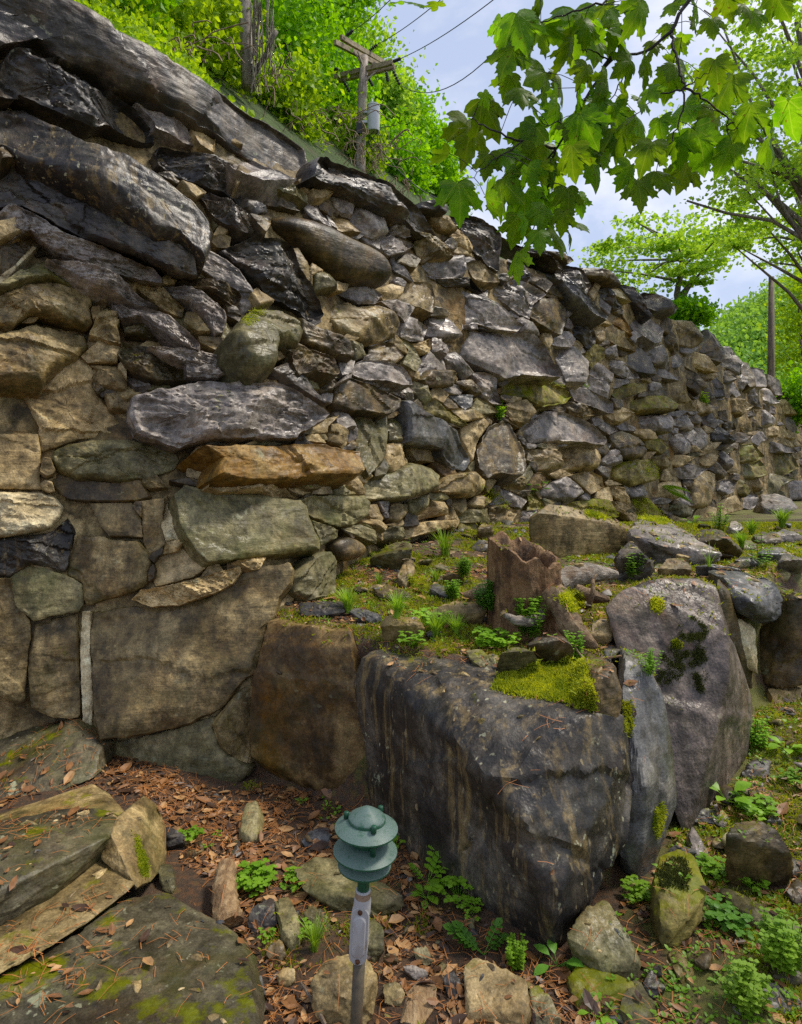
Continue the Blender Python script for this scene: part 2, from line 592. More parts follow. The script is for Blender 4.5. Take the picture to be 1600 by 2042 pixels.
    if style in 'scf':
        th = rs.normal(-0.30, 0.22)
        qv = ((y * math.cos(th) - x * math.sin(th)) / size).ravel()
        al = ((x * math.cos(th) + y * math.sin(th)) / size).ravel()
        g = fbm(np.c_[al * 1.6 + seed % 37, qv * 4.5, (flat @ n) * 2.0 / size], 5, 0.6).reshape(x.shape)
        kq = 7.0
        ph = g * kq
        stp = (np.floor(ph) + sstep(0.70, 1.0, ph - np.floor(ph))) / kq
        h = h + (stp * 0.75 + g * 0.25) * min(0.28 * size, 0.075) * {'s': 1.0, 'c': 0.38, 'f': 0.30}[style] * inner
    # fracture steps: the face has broken along lines that mostly follow the beds
    thb = rs.normal(-0.15, 0.2)
    for _ in range({'s': 5, 'f': 4, 'c': 4, 'b': 2, 'r': 0}[style]):
        ang = thb + (math.pi / 2 if rs.uniform() < 0.7 else 0.2) + rs.normal(0, 0.3)
        qq = (x * math.cos(ang) + y * math.sin(ang)) / size
        wob = 0.16 * fbm(np.c_[(x.ravel() * math.sin(ang) - y.ravel() * math.cos(ang)) / size * 2.5, np.full(x.size, rs.uniform(0, 50)), qq.ravel()], 4, 0.6).reshape(x.shape)
        ampk = rs.choice([-1, 1]) * rs.uniform(0.02, 0.065) * min(size, 0.55) * (0.35 if style == 'b' else 1.0)
        h = h + ampk * sstep(-0.012, 0.012, qq + wob - rs.uniform(-0.45, 0.45)) * inner
    nz = fbm(flat * (3.2 / (size + 0.05)) + (seed % 57) * 1.7, 5, 0.55).reshape(x.shape)
    am = {'r': 0.022, 'c': 0.028, 'f': 0.022, 's': 0.03, 'b': 0.02}[style] * size
    h = h + nz * min(am, 0.045) * inner
    rg = ridged(flat * 11.0 + seed % 13, 4, 0.55).reshape(x.shape)
    h = h + rg * min(0.009, size * 0.03) * (0.4 if style == 'r' else 1.0) * inner
    V = [(pw[i] + h[i][:, None] * n) for i in range(K + 1)]
    back = proud + 0.22 if style != 'thin' else proud
    edge = V[-1]
    cen = edge.mean(0)
    for sh_, bk in ((0.995, 0.22), (0.97, 0.6), (0.90, 1.0)):
        V.append(cen + (edge - cen) * sh_ - n * back * bk)
    V = np.concatenate(V)
    nr_ = K + 4
    i = np.arange(nr_ - 1)[:, None]; kk = np.arange(N0)[None]
    k2 = (kk + 1) % N0
    Q = np.stack([i * N0 + kk, (i + 1) * N0 + kk, (i + 1) * N0 + k2, i * N0 + k2], -1).reshape(-1, 4)
    # close the medial slit and the back
    m0 = len(V)
    V = np.vstack([V, V[(nr_ - 1) * N0:nr_ * N0].mean(0)])
    bf = np.stack([np.full(N0, m0), (nr_ - 1) * N0 + (np.arange(N0) + 1) % N0, (nr_ - 1) * N0 + np.arange(N0)], -1)
    V = np.vstack([V, V[:N0].mean(0)])
    if sh < 0.25:
        ff = np.stack([np.full(N0, m0 + 1), np.arange(N0), (np.arange(N0) + 1) % N0], -1)
    else:
        ff = np.zeros((0, 3), int)
    return V, [Q, np.vstack([bf, ff]).astype(int)]


def perimeter(p):
    return np.linalg.norm(np.roll(p, -1, 0) - p, axis=1).sum()


# outlines read off the photo: tone, style (r round, c cobbly, f flat block, s slate), how far it stands proud (m); the dark sliver under the upper left ledge is recess shade drawn as stone
WALL = '''
k c .26 -130,-150 -60,-118 147,0 187,28 234,56 281,78 328,109 375,131 422,162 469,188 500,206 540,225 587,250 631,284 638,316 625,340 603,359 575,340 534,317 494,298 437,261 375,234 312,203 250,171 203,140 131,108 81,64 0,80 -130,20
k s .22 31,91 9,112 0,150 6,184 34,190 41,181 131,234 181,259 219,250 259,269 319,281 312,250 281,212 234,178 219,156 181,128 134,106 87,116 62,97
t f .04 72,66 94,78 131,106 87,94
z c .20 0,196 41,196 137,249 169,277 259,314 316,343 384,383 409,405 425,424 428,469 416,497 400,487 366,462 312,453 250,416 187,381 109,337 56,312 9,275 -40,250 -40,200
k s .16 316,300 325,283 375,300 425,312 462,331 478,362 491,409 450,381 384,366 350,347 322,322
g f .04 275,202 344,219 375,244 397,291 362,281 312,253 309,241
t f .05 378,237 422,247 433,266 430,300 400,287 384,262
t f .04 431,266 469,275 484,287 462,284
g f .06 431,278 481,297 525,325 587,359 525,353 472,331 428,303
o s .12 531,359 575,359 616,381 619,400 587,391 534,372
d f .08 525,378 569,381 600,419 575,416 534,409
k c .10 491,394 531,406 537,422 509,431 491,412
t f .03 487,350 522,353 528,375 531,403 497,391
k s .16 400,384 419,377 462,400 503,431 531,459 472,459 437,437 412,403
t f .06 594,359 612,350 625,378 616,384
g f .05 590,400 625,380 637,419 662,450 619,434
d f .05 634,391 659,400 669,419 659,431 637,416
d f .05 669,412 697,425 700,437 681,431
d r .24 534,437 550,425 600,428 650,444 697,469 753,491 781,516 791,550 775,569 737,567 697,566 669,556 637,534 600,506 575,475 544,453
k s .30 641,316 650,306 666,309 672,316 706,331 744,350 791,369 837,403 847,416 881,475 853,469 803,441 753,416 706,391 678,375 637,359 628,350
k c .25 847,400 881,397 897,412 887,428 844,412
b c .12 844,416 887,431 910,460 881,459
k s .20 447,497 509,469 556,472 590,487 597,500 600,530 625,560 640,590 656,622 644,640 631,650 600,622 550,600 522,581 495,550 470,525
b f .06 578,497 594,494 622,544 625,578 594,556
o c .10 625,544 650,537 666,553 672,575 631,578
g f .04 394,509 406,494 428,503 450,516 478,537 500,572 515,600 512,615 481,628 462,600 428,562 400,541
k f .14 -40,318 0,316 31,309 78,322 141,359 203,400 272,434 337,469 369,500 387,509 391,550 359,550 312,531 250,503 162,475 103,441 41,406 0,412 -40,420
g s .26 -40,440 0,416 25,402 62,419 103,447 144,472 194,484 259,516 312,534 323,553 322,562 281,556 231,547 187,534 134,516 100,494 56,459 25,472 0,490 -40,500
t f .10 -30,446 0,441 31,434 66,441 62,453 19,472 -30,486
p f .06 62,491 72,494 41,525 9,566 0,569 -30,575 -30,560 0,552 28,531
d f .02 0,494 56,462 100,497 187,537 150,525 103,509 72,512 69,494 28,531 0,553
g s .26 97,509 150,522 200,541 250,566 281,587 319,606 275,603 231,584 184,566 156,547
o c .16 37,534 91,512 125,528 175,562 141,566 106,553 62,559 12,578 -10,575
b c .16 12,580 62,561 103,555 184,574 187,600 181,616 187,647 175,656 134,647 87,631 56,631 25,656 6,647 -40,640 -40,600
b r .16 -40,664 25,658 75,638 131,655 175,661 184,680 156,706 134,712 109,731 84,759 47,756 -40,753
b s .12 219,587 225,619 241,631 234,650 241,681 216,678 178,662 194,631 209,603
g s .24 222,591 256,597 300,612 347,634 391,669 398,681 394,694 344,675 306,650 281,631 241,631 225,612
d s .10 244,634 287,641 328,666 328,678 281,672 250,669
b s .16 269,569 287,562 322,569 341,591 369,612 362,631 325,619 297,594
g s .22 325,569 366,569 394,581 419,594 450,619 453,631 444,659 428,666 406,634 378,600 350,591
d s .22 353,562 378,550 406,553 447,566 478,578 484,587 472,612 450,600 419,584 391,572
t c .12 328,550 341,541 358,553 350,566 328,564
b f .14 372,622 391,622 419,659 391,659 366,641
d f .12 450,603 472,612 481,631 478,641 453,628
b f .18 400,681 397,669 437,672 494,703 478,712 437,700
g s .24 294,694 359,694 422,703 469,712 505,731 515,745 491,756 444,747 431,753 372,750 369,728 331,712
d s .18 244,678 294,691 331,716 366,731 369,753 312,756 281,750 250,731 237,706
t f .10 197,678 241,691 234,725 175,722 162,709
t c .09 175,725 231,728 250,747 250,775 241,778 200,769 187,756 194,737
g f .07 253,734 281,747 300,766 269,772 253,759
t c .08 209,787 237,781 266,806 266,816 219,816
g s .26 259,822 262,789 320,770 335,774 400,757 456,761 550,761 600,783 637,802 664,822 600,866 597,872 416,877 356,891 312,881 272,862
t f .03 150,703 175,724 190,744 184,772 212,803 234,831 269,872 219,869 156,878 106,894 75,900 78,850 40,780 90,765
o r .16 103,897 134,884 187,875 250,873 306,881 350,900 356,912 347,931 281,953 231,959 200,953 150,953 112,937 100,919
d c .05 106,941 150,956 225,962 281,956 300,991 275,1000 175,1000 134,994 103,969
t f .05 -40,866 75,866 81,900 78,950 84,975 -40,972
p r .12 -40,980 87,980 116,994 127,1012 119,1034 100,1053 62,1062 19,1069 -40,1075
z c .06 -40,1078 62,1068 106,1058 134,1031 150,1062 137,1109 131,1141 94,1131 62,1125 19,1150 -40,1147
b f .12 178,1003 262,1003 281,1037 283,1070 219,1068 203,1053
b f .10 153,1068 206,1071 219,1077 269,1080 291,1100 300,1122 291,1162 269,1178 219,1194 175,1206 169,1194 166,1162 131,1144 141,1109
b f .05 281,1000 328,994 322,1050 331,1084 297,1106 287,1081
p s .07 334,987 341,1025 356,1044 375,1056 366,1075 331,1078 322,1050 325,1012
t c .09 312,1109 372,1091 412,1131 387,1150 312,1169 306,1156
t s .13 259,1194 278,1175 341,1166 406,1150 478,1128 481,1137 462,1166 416,1187 356,1206 297,1209
b f .14 181,1218 260,1207 300,1213 415,1191 480,1141 575,1119 582,1135 580,1160 556,1188 545,1235 528,1250 512,1340 470,1375 440,1410 380,1445 290,1463 200,1478 187,1440 181,1300
b f .12 68,1245 155,1224 160,1420 155,1431 110,1431 62,1413 56,1330 62,1290
b f .11 -40,1160 20,1154 60,1240 62,1270 56,1300 50,1395 35,1402 -40,1372
o c .09 20,1153 50,1128 94,1135 130,1147 165,1165 167,1205 155,1220 103,1229 69,1239 31,1209
p f .10 163,1222 179,1220 179,1300 184,1340 186,1400 183,1450 165,1440 160,1300
o c .16 212,1483 312,1464 428,1430 422,1450 437,1484 450,1500 497,1534 487,1550 450,1581 375,1616 297,1640 275,1646 250,1622 219,1581 191,1562 203,1509
b f .12 430,1446 470,1388 522,1340 506,1480 492,1530 445,1492
o r .26 462,659 484,631 506,612 531,605 569,609 600,628 616,650 605,680 556,676 552,706 550,731 525,737 500,719 469,684
d c .22 603,630 628,650 659,666 697,678 708,706 703,716 675,712 637,697 612,684 604,660
d s .24 553,677 587,677 619,691 669,709 681,741 669,744 631,737 600,744 587,725 581,700
k f .20 547,734 575,722 600,737 625,775 650,803 619,787 587,766
b r .12 659,622 675,600 700,597 716,609 756,606 787,619 803,641 797,662 769,675 734,678 706,669 681,647
o c .14 700,678 731,681 736,706 709,719
d f .18 737,691 762,681 784,684 806,709 787,725 737,716
o f .16 797,672 828,687 841,722 831,741 803,725 816,697
g f .26 706,725 731,716 775,720 803,728 822,750 825,766 806,766 769,756 731,756 700,744
d f .24 666,766 697,752 731,764 769,777 803,793 800,812 781,822 728,819 681,816 659,809
d s .18 641,734 662,737 681,750 650,759
o f .12 615,756 632,750 638,775 622,772
b f .12 650,847 675,844 697,856 694,881 684,894 653,881
t f .12 600,875 634,859 650,884
o f .13 698,825 772,822 773,847 769,909 741,945 722,909 712,891 712,850
o c .12 775,834 812,831 809,881 778,878
t c .11 775,884 803,881 816,912 825,925 787,941 772,928
r f .22 410,886 494,887 569,887 644,887 681,897 716,900 719,944 700,959 634,959 575,962 494,962 450,953 434,947 447,912
t c .12 375,912 394,890 408,886 445,912 432,947 420,962 372,950
t s .09 425,956 456,964 569,968 594,991 569,987 550,994 519,981 450,978 422,969
o f .20 350,985 372,964 420,977 517,987 600,998 612,1010 620,1040 638,1085 637,1095 560,1105 450,1118 415,1120 395,1100 370,1065 360,1040
o f .20 603,1000 625,989 722,989 728,1002 725,1031 700,1050 675,1050 619,1025
t f .10 628,972 659,970 662,985 625,985
o c .22 728,950 775,944 819,921 837,922 869,931 883,947 869,972 850,987 791,1000 731,997
t c .12 703,953 716,953 728,975 728,998 712,984 700,969
o f .14 622,1036 672,1058 672,1072 641,1087
d r .20 662,1081 681,1066 712,1072 734,1094 725,1112 687,1120 669,1106
o f .14 681,1053 719,1046 747,1058 750,1084 712,1069
t c .12 728,1006 756,1003 769,1031 762,1041 731,1022
t c .12 725,1031 747,1033 775,1049 769,1059 728,1044
b c .12 775,1009 812,1003 816,1019 797,1041 775,1034
o c .12 812,1000 853,987 853,1012 828,1025 816,1019
t c .12 856,997 891,1000 897,1025 837,1037 831,1031 853,1012
o c .12 775,1052 803,1049 812,1069 800,1077 769,1074 759,1062
t c .12 806,1055 853,1039 905,1037 905,1053 847,1066 819,1074
o f .18 587,1150 619,1112 647,1100 662,1100 675,1119 672,1150 669,1191 644,1194 612,1200 587,1181
t f .08 572,1169 594,1184 562,1231 547,1234
k s .30 894,434 903,425 931,422 962,434 1003,462 1000,537 975,525 947,500 934,481 919,453
t c .10 891,453 916,456 944,491 941,503 925,497 903,475
g f .07 819,537 847,522 866,509 925,509 928,537 922,553 869,556
k s .12 869,557 922,554 944,554 969,584 937,569 891,572
g f .08 856,578 891,573 947,587 987,603 1019,625 1044,650 1034,659 987,656 944,644 916,662 900,637 875,600
g f .36 916,672 937,655 975,657 1012,663 1069,663 1094,687 1110,720 1125,750 1044,745 1012,756 975,741 934,725 914,712
g f .12 1096,691 1144,691 1175,722 1169,762 1131,759 1114,725
g s .12 972,566 1012,562 1031,553 1072,569 1094,584 1066,606 1059,634 1037,625 994,600 972,590
d f .18 1066,609 1081,596 1106,596 1131,612 1131,637 1122,666 1100,659 1062,631
k s .14 1137,628 1147,619 1172,637 1191,666 1191,681 1175,697 1144,669
s s .24 1056,514 1100,511 1112,537 1134,569 1175,591 1216,628 1212,634 1175,616 1137,597 1109,569 1075,544 1059,534
k s .22 1003,470 1041,490 1081,500 1109,519 1128,541 1112,537 1094,512 1056,506
d c .24 1081,500 1109,503 1144,509 1150,516 1137,525 1116,516
k s .22 1112,519 1141,528 1169,537 1184,566 1169,587 1144,566
d c .30 1156,531 1184,534 1225,544 1237,569 1219,566 1187,556 1159,550
p f .05 1194,566 1237,575 1262,600 1222,587
k s .16 1191,581 1206,569 1244,612 1228,616 1203,600
k s .24 1237,566 1269,573 1278,597 1300,631 1294,631 1262,600
k s .34 1282,587 1291,579 1316,590 1344,598 1355,612 1347,624 1307,621 1285,601
g f .18 1243,612 1268,612 1299,638 1327,657 1319,680 1307,683 1262,657 1248,632
r f .10 1217,621 1243,624 1251,638 1266,667 1243,657 1217,643
b f .16 1206,657 1217,646 1248,663 1268,688 1271,700 1234,688 1206,674
k s .12 1268,672 1296,685 1307,691 1277,694
g s .16 1282,700 1316,686 1336,719 1341,739 1307,725
b c .34 1344,635 1381,638 1404,667 1401,683 1386,692 1358,686 1341,657
d f .34 1408,657 1423,667 1437,689 1440,723 1414,712 1391,698 1408,674
g f .34 1442,691 1456,691 1476,723 1473,747 1442,731
d f .34 1478,722 1494,724 1508,770 1496,770 1480,745
g f .34 1497,731 1527,735 1531,770 1511,770
g f .34 1532,747 1558,758 1563,787 1545,787 1531,767
d f .34 1566,782 1586,799 1589,815 1572,804
d f .24 1347,733 1364,728 1389,742 1409,767 1392,787 1352,753
g c .16 1203,697 1226,688 1234,711 1206,708
g s .18 1206,710 1234,717 1277,745 1279,753 1248,756 1215,739
b f .10 1319,753 1341,753 1369,787 1392,818 1358,818 1330,798 1322,776
m f .24 1220,784 1240,767 1291,762 1291,778 1232,798
g f .26 1134,772 1153,767 1228,800 1228,822 1216,822 1150,800
m f .30 987,778 1016,759 1037,744 1050,753 1131,770 1146,787 1131,803 1081,812 1050,794 1012,787
m c .22 1246,792 1324,790 1355,807 1347,818 1302,823 1268,823 1243,815
g c .20 1246,828 1302,828 1341,825 1347,837 1341,860 1307,857 1268,851 1246,843
g c .16 1347,832 1369,826 1385,849 1381,857 1350,846
g r .16 1389,857 1403,853 1416,868 1412,888 1395,899 1383,877
g c .18 1338,862 1364,865 1381,888 1381,902 1358,908 1341,888
d c .24 1217,865 1243,857 1271,871 1291,899 1279,913 1243,913 1226,894
m f .18 1285,880 1319,874 1336,891 1319,905 1291,894
b c .18 1296,911 1319,904 1344,922 1333,933 1302,925
g f .24 1034,862 1059,837 1087,819 1131,822 1169,834 1194,850 1216,875 1212,885 1169,880 1112,880 1056,886
t c .14 1053,894 1091,894 1112,906 1119,934 1075,937 1062,912
t c .14 1114,890 1187,890 1200,912 1194,931 1122,937 1116,912
g c .18 1072,981 1100,959 1128,947 1153,962 1169,981 1144,997 1106,997 1078,991
t f .14 1134,947 1178,937 1203,950 1209,969 1181,985 1153,964
d f .26 953,900 975,850 1000,840 1012,837 1025,859 1047,891 1053,919 1050,941 1031,945 1000,939 975,950 959,931
b s .14 1000,946 1040,951 1044,975 1030,984 985,965
s f .26 809,800 816,797 841,818 875,836 916,858 925,884 944,916 937,931 931,938 903,935 881,912 880,898 809,884 812,840
t c .10 922,853 953,828 975,847 956,875 953,914 937,894 925,875
d c .20 862,737 903,737 916,756 900,772 856,772 847,756
d c .14 909,759 937,756 962,784 947,787
m c .18 841,812 869,793 909,825 937,847 919,847 878,831
s f .16 894,787 944,787 941,809 928,816
o f .14 941,808 956,791 1000,819 972,825 947,825
b f .16 1000,808 1047,797 1062,828 1050,844 1019,837
o c .14 825,753 844,755 862,797 850,803 822,775
b c .18 875,966 891,947 937,941 962,959 959,985 937,992 878,979
b c .14 897,991 934,993 937,1012 916,1028 903,1009
o c .12 928,1016 975,1012 978,1047 919,1041
m f .10 1172,994 1216,997 1234,1031 1175,1031 1097,1025 1100,1012
t s .09 1219,966 1244,972 1259,1000 1253,1012 1221,987
t s .08 1221,994 1237,1014 1266,1047 1231,1019
m c .26 1212,941 1243,919 1302,913 1324,936 1319,956 1262,970 1223,958
m c .16 1257,992 1291,989 1319,1017 1344,1042 1319,1048 1274,1037
t c .18 1285,972 1333,958 1364,958 1369,986 1347,995 1307,990
o c .18 1313,1005 1352,1002 1392,1012 1381,1028 1352,1031
b c .20 1375,969 1395,944 1414,936 1431,944 1431,975 1420,1006 1386,1009
d c .16 1417,924 1431,919 1454,941 1448,952 1431,945
g c .16 1428,899 1445,899 1465,922 1462,930 1445,924
t r .16 1496,958 1510,950 1527,964 1518,978 1499,969
m c .14 1468,967 1479,955 1502,975 1493,989 1471,983
g f .20 1513,885 1524,877 1583,891 1592,902 1541,902 1518,899
g s .16 1504,819 1527,817 1547,834 1544,846 1513,848
g f .16 1544,823 1583,837 1592,857 1577,862 1551,834
t f .10 1521,853 1552,850 1552,868 1524,868
t f .10 1555,853 1583,859 1589,874 1558,871
d s .18 1434,843 1462,840 1473,854 1457,862 1442,854
g f .14 1392,823 1417,820 1431,843 1428,854 1403,846
d f .14 1420,823 1448,817 1452,840 1433,837
b f .12 1465,831 1493,834 1502,857 1485,862 1465,846
k f .18 1412,761 1428,750 1445,767 1448,789 1420,792
g f .14 1448,761 1462,758 1479,787 1468,792 1451,781
'''

wall = thing('stone_wall', 'tall dry-laid wall of dark wet stones and sandy mortar receding to the right', 'wall', (-0.6, 4.2, 0.0))
wall['kind'] = 'thing'
wall_stones = []
GX, GY = 851, 1100                                  # 2 px cells used to find the gaps between the traced stones
occ = np.zeros((GY, GX), bool)


def fill_poly(p):
    x0, x1 = int(max(p[:, 0].min() / 2 - 1, 0)), int(min(p[:, 0].max() / 2 + 2, GX))
    y0, y1 = int(max(p[:, 1].min() / 2 - 1, 0)), int(min(p[:, 1].max() / 2 + 2, GY))
    if x1 <= x0 or y1 <= y0:
        return
    X, Y = np.meshgrid(np.arange(x0, x1) * 2.0, np.arange(y0, y1) * 2.0)
    ins = np.zeros(X.shape, bool)
    for a, b in zip(p, np.roll(p, -1, 0)):
        if a[1] == b[1]:
            continue
        cnd = (a[1] > Y) != (b[1] > Y)
        ins ^= cnd & (X < (b[0] - a[0]) * (Y - a[1]) / (b[1] - a[1]) + a[0])
    occ[y0:y1, x0:x1] |= ins


def inside(p, x, y):
    c = False
    for a, b in zip(p, np.roll(p, -1, 0)):
        if (a[1] > y) != (b[1] > y) and x < (b[0] - a[0]) * (y - a[1]) / (b[1] - a[1]) + a[0]:
            c = not c
    return c


n_st = 0
for ln in WALL.strip().splitlines():
    tone, style, proud, rest = ln.split(' ', 3)
    poly = pts(rest)
    fill_poly(poly)
    cx_, cy_ = poly.mean(0)
    if cx_ < 560 and cy_ > 840 and style in 'fcr' and tone not in 'z':
        big_face = style != 'r'
        proud = str(min(float(proud), 0.055 if big_face else 0.11)); style = 'b' if big_face else 'c'
    elif style == 'r' and tone != 'd':
        style = 'c'
    tl = None
    if poly[:, 0].min() < -100:
        tl = (-0.10, 0.0)
    elif cx_ < 720 and cy_ < 640 and tone in 'kdz':
        r9 = np.random.default_rng(n_st); tl = (r9.normal(-0.06, 0.10), r9.normal(0, 0.08))
    V, fs = stone_geo(poly, float(proud), style, 100 + n_st, tl)
    o = obj_np('capstone' if poly[:, 0].min() < -100 and poly[:, 1].min() < -100 else 'stone', V, fs, SM[tone], wall, smooth='sharp')
    n_st += 1

# smaller stones laid in the gaps
REG = pts('640,368 700,398 790,436 860,466 960,512 1040,535 1130,560 1200,580 1300,632 1345,650 1440,722 1500,768 1560,800 1590,835 1640,850 1690,862 1690,935 1640,1000 1600,1000 1420,1012 1340,1042 1240,1032 1000,1042 900,1052 760,1078 690,1066 640,900 610,760 640,690 700,660')
LEFT = pts('0,150 300,230 560,360 640,400 640,900 600,1100 300,1200 0,1300')
BARE = pts('790,500 840,450 960,560 960,590 860,590 920,700 900,770 845,720 800,600')
rs = np.random.default_rng(11)
fills = []
occ2 = occ.copy()
for tries in range(24000):
    left = tries % 6 == 0
    if left:
        x, y = rs.uniform(0, 640), rs.uniform(300, 1250)
        if not inside(LEFT, x, y): continue
    else:
        x, y = rs.uniform(620, 1690), rs.uniform(370, 1080)
        if x < 1690 - 1070 * rs.uniform(0, 1) ** 1.3 and rs.uniform() < 0.4: continue
        if not inside(REG, x, y): continue
        if inside(BARE, x, y) and rs.uniform() < 0.96: continue
    ix, iy = int(x / 2), int(y / 2)
    if occ[iy, ix]: continue
    Yd = float(surfY(x, y))
    big = 0.5 if tries < 4000 else (0.26 if tries < 9000 else 0.15)
    rmax = min(44.0, max(7.0, big * FOC / Yd * (1.4 if x > 1300 else 1.0)))
    na = int(rs.integers(6, 9))
    th0 = rs.uniform(0, 6.28)
    q = []
    asp = rs.uniform(0.3, 0.75); lean = math.atan2(HOR - y, 1850 - x) + rs.normal(0, 0.2)
    for k in range(na):
        a = th0 + k * 2 * math.pi / na + rs.normal(0, 0.12)
        ca, sa = math.cos(a), math.sin(a)
        # elongated along the beds
        cl, sn = math.cos(a - lean), math.sin(a - lean)
        rm = rmax / max(abs(cl), abs(sn) / asp) * rs.uniform(0.85, 1.0)
        r = 1.0
        while r < rm:
            jx, jy = int((x + ca * r) / 2), int((y + sa * r) / 2)
            if jx < 0 or jy < 0 or jx >= GX or jy >= GY or occ[jy, jx]: break
            r += 1.0
        q.append((x + ca * max(r - 0.5, 0.5), y + sa * max(r - 0.5, 0.5)))
    q = np.array(q)
    A, _ = area_c(q)
    rmin = np.hypot(q[:, 0] - x, q[:, 1] - y).min()
    if rmin < max(2.5, min(rmax * 0.45, 13.0) * (1 - tries / 11000)): continue
    if abs(A) < (60 if not left else 150) or min(np.ptp(q[:, 0]), np.ptp(q[:, 1])) < 5: continue
    if left and (abs(A) > 900 or rs.uniform() < 0.55): continue
    fills.append((abs(A), q, left, tries))
    fill_poly(q)
    occ |= occ2 & False
fills.sort(key=lambda f: -f[0])
room = 298 - n_st
rest = Acc()
for i, (A, q, left, sd_) in enumerate(fills):
    x, y = q.mean(0)
    if left:
        tone = rs.choice(list('tobtd'))
    elif y > 780 + (x - 640) * 0.12:
        tone = rs.choice(list('ttobbggtmmou'))
    else:
        tone = rs.choice(list('ggtkdbggtgm'))
    style = rs.choice(list('ffssfc'))
    pr = rs.uniform(0.05, 0.17) + (0.05 if x > 1250 else 0)
    if i < room:
        V, fs = stone_geo(q, pr, style, 1000 + i, res=0.9)
        obj_np('stone', V, fs, SM[tone], wall, smooth='sharp')
    else:
        V, fs = stone_geo(q, pr * 0.8, 'f', 1000 + i, res=0.5)
        rest.add(V, fs, {'t': 0, 'o': 1, 'g': 2}.get(tone, 3))
if rest.n:
    ro = rest.build('small_stones', [SM['t'], SM['o'], SM['g'], SM['d']], wall)
    ro['kind'] = 'stuff'

# mortar core: a thick body behind the stones, uneven, with its own top and back
top_px = np.array([-300, 0, 150, 400, 640, 860, 1000, 1150, 1350, 1440, 1540, 1600, 1680])
top_py = np.array([-420, -60, 50, 190, 345, 440, 505, 560, 635, 725, 785, 835, 868])
cpx = np.concatenate([np.arange(-300, 700, 5.0), np.arange(700, 1681, 3.5)])
NZ = 150
L, U = wall_LU(cpx)
kk = (U - L) / 3.5
tp = np.interp(cpx, top_px, top_py)
ztop = surfP(cpx, tp)[:, 2] - 0.05
zb = -0.5
tz = np.linspace(0, 1, NZ)
Z = zb + tz[:, None] * (ztop - zb)[None]
Yb = np.where(Z < 0.9, L + 0.7 * kk * (Z - 0.9), L + kk * (Z - 0.9))
Xb = (cpx[None] - 800) / FOC * Yb
P = np.stack([Xb, Yb, Z], -1)
flat = P.reshape(-1, 3)
ndir = np.array([0.66, -0.75, 0.0])
fp = np.broadcast_to(cpx[None], Yb.shape).ravel()
dry = sstep(600, 760, fp) * (1 - sstep(3.1, 3.5, flat[:, 2] + 0.06 * flat[:, 1]))
bmp = 0.085 * fbm(flat * 2.2, 5, 0.6) + 0.03 * ridged(flat * 7.0, 5, 0.6) - 0.03 - 0.02 * sstep(1.9, 2.4, flat[:, 2]) - 0.09 * dry
P = P + (bmp.reshape(NZ, -1))[..., None] * ndir
rows = [P[i] for i in range(NZ)]
topr = rows[-1]
rows.append(topr + np.array([-0.15, 0.25, 0.03]))
rows.append(topr + np.array([-0.40, 0.55, -0.05]))
rows.append(np.c_[topr[:, 0] - 0.45, topr[:, 1] + 0.6, np.full(len(cpx), zb)])
V = np.concatenate(rows)
nc = len(cpx)
i = np.arange(len(rows) - 1)[:, None]; k = np.arange(nc - 1)[None]
Q = np.stack([i * nc + k, i * nc + k + 1, (i + 1) * nc + k + 1, (i + 1) * nc + k], -1).reshape(-1, 4)
obj_np('mortar', V, [Q], M_MORTAR, wall)
# ------------------------------------------------------------------ ground
EDGE = np.array([(-6, 3.9), (-2.0, 3.75), (-0.75, 3.42), (-0.2, 3.08), (0.3, 2.74), (0.75, 2.55), (1.02, 3.0), (1.6, 3.45), (2.2, 4.05), (3.0, 4.6), (6, 7), (16, 16), (60, 50)])


def edge_dist(x, y):
    """signed distance to the terrace edge, positive on the terrace"""
    best = np.full(np.shape(x), 1e9)
    for a, b in zip(EDGE[:-1], EDGE[1:]):
        d = b - a
        t = np.clip(((x - a[0]) * d[0] + (y - a[1]) * d[1]) / (d @ d), 0, 1)
        best = np.minimum(best, np.hypot(x - a[0] - t * d[0], y - a[1] - t * d[1]))
    ye = np.interp(x, EDGE[:, 0], EDGE[:, 1])
    return np.where(y > ye, best, -best)


def ground_base(x, y):
    x = np.asarray(x, float); y = np.asarray(y, float)
    tz = np.interp(y, [0, 3, 3.6, 5, 7, 11, 16, 23, 40], [0.72, 0.72, 0.77, 0.84, 0.86, 0.42, 0.12, -0.1, -0.3])
    low = 0.02 + 0.06 * sstep(-0.6, -1.6, x) + 0.05 * sstep(1.2, 2.4, x) + 0.10 * sstep(2.6, 3.3, y) * sstep(1.0, 1.6, x)
    m = sstep(-0.10, 0.12, edge_dist(x, y))
    return low + (tz - low) * m


def ground_z(x, y):
    x = np.asarray(x, float); y = np.asarray(y, float)
    p = np.stack([x.ravel(), y.ravel(), np.zeros(x.size)], -1)
    b = 0.035 * fbm(p * 2.1, 4, 0.55) + 0.011 * fbm(p * 14.0, 3, 0.6)
    return ground_base(x, y) + b.reshape(x.shape)


def axis_pts(lo, a, b, hi, step, grow=1.13):
    mid = np.arange(a, b, step)
    l, s, x = [], step, a
    while x > lo:
        s *= grow; x -= s; l.append(x)
    r, s, x = [], step, mid[-1]
    while x < hi:
        s *= grow; x += s; r.append(x)
    return np.concatenate([np.array(l[::-1]), mid, np.array(r)])


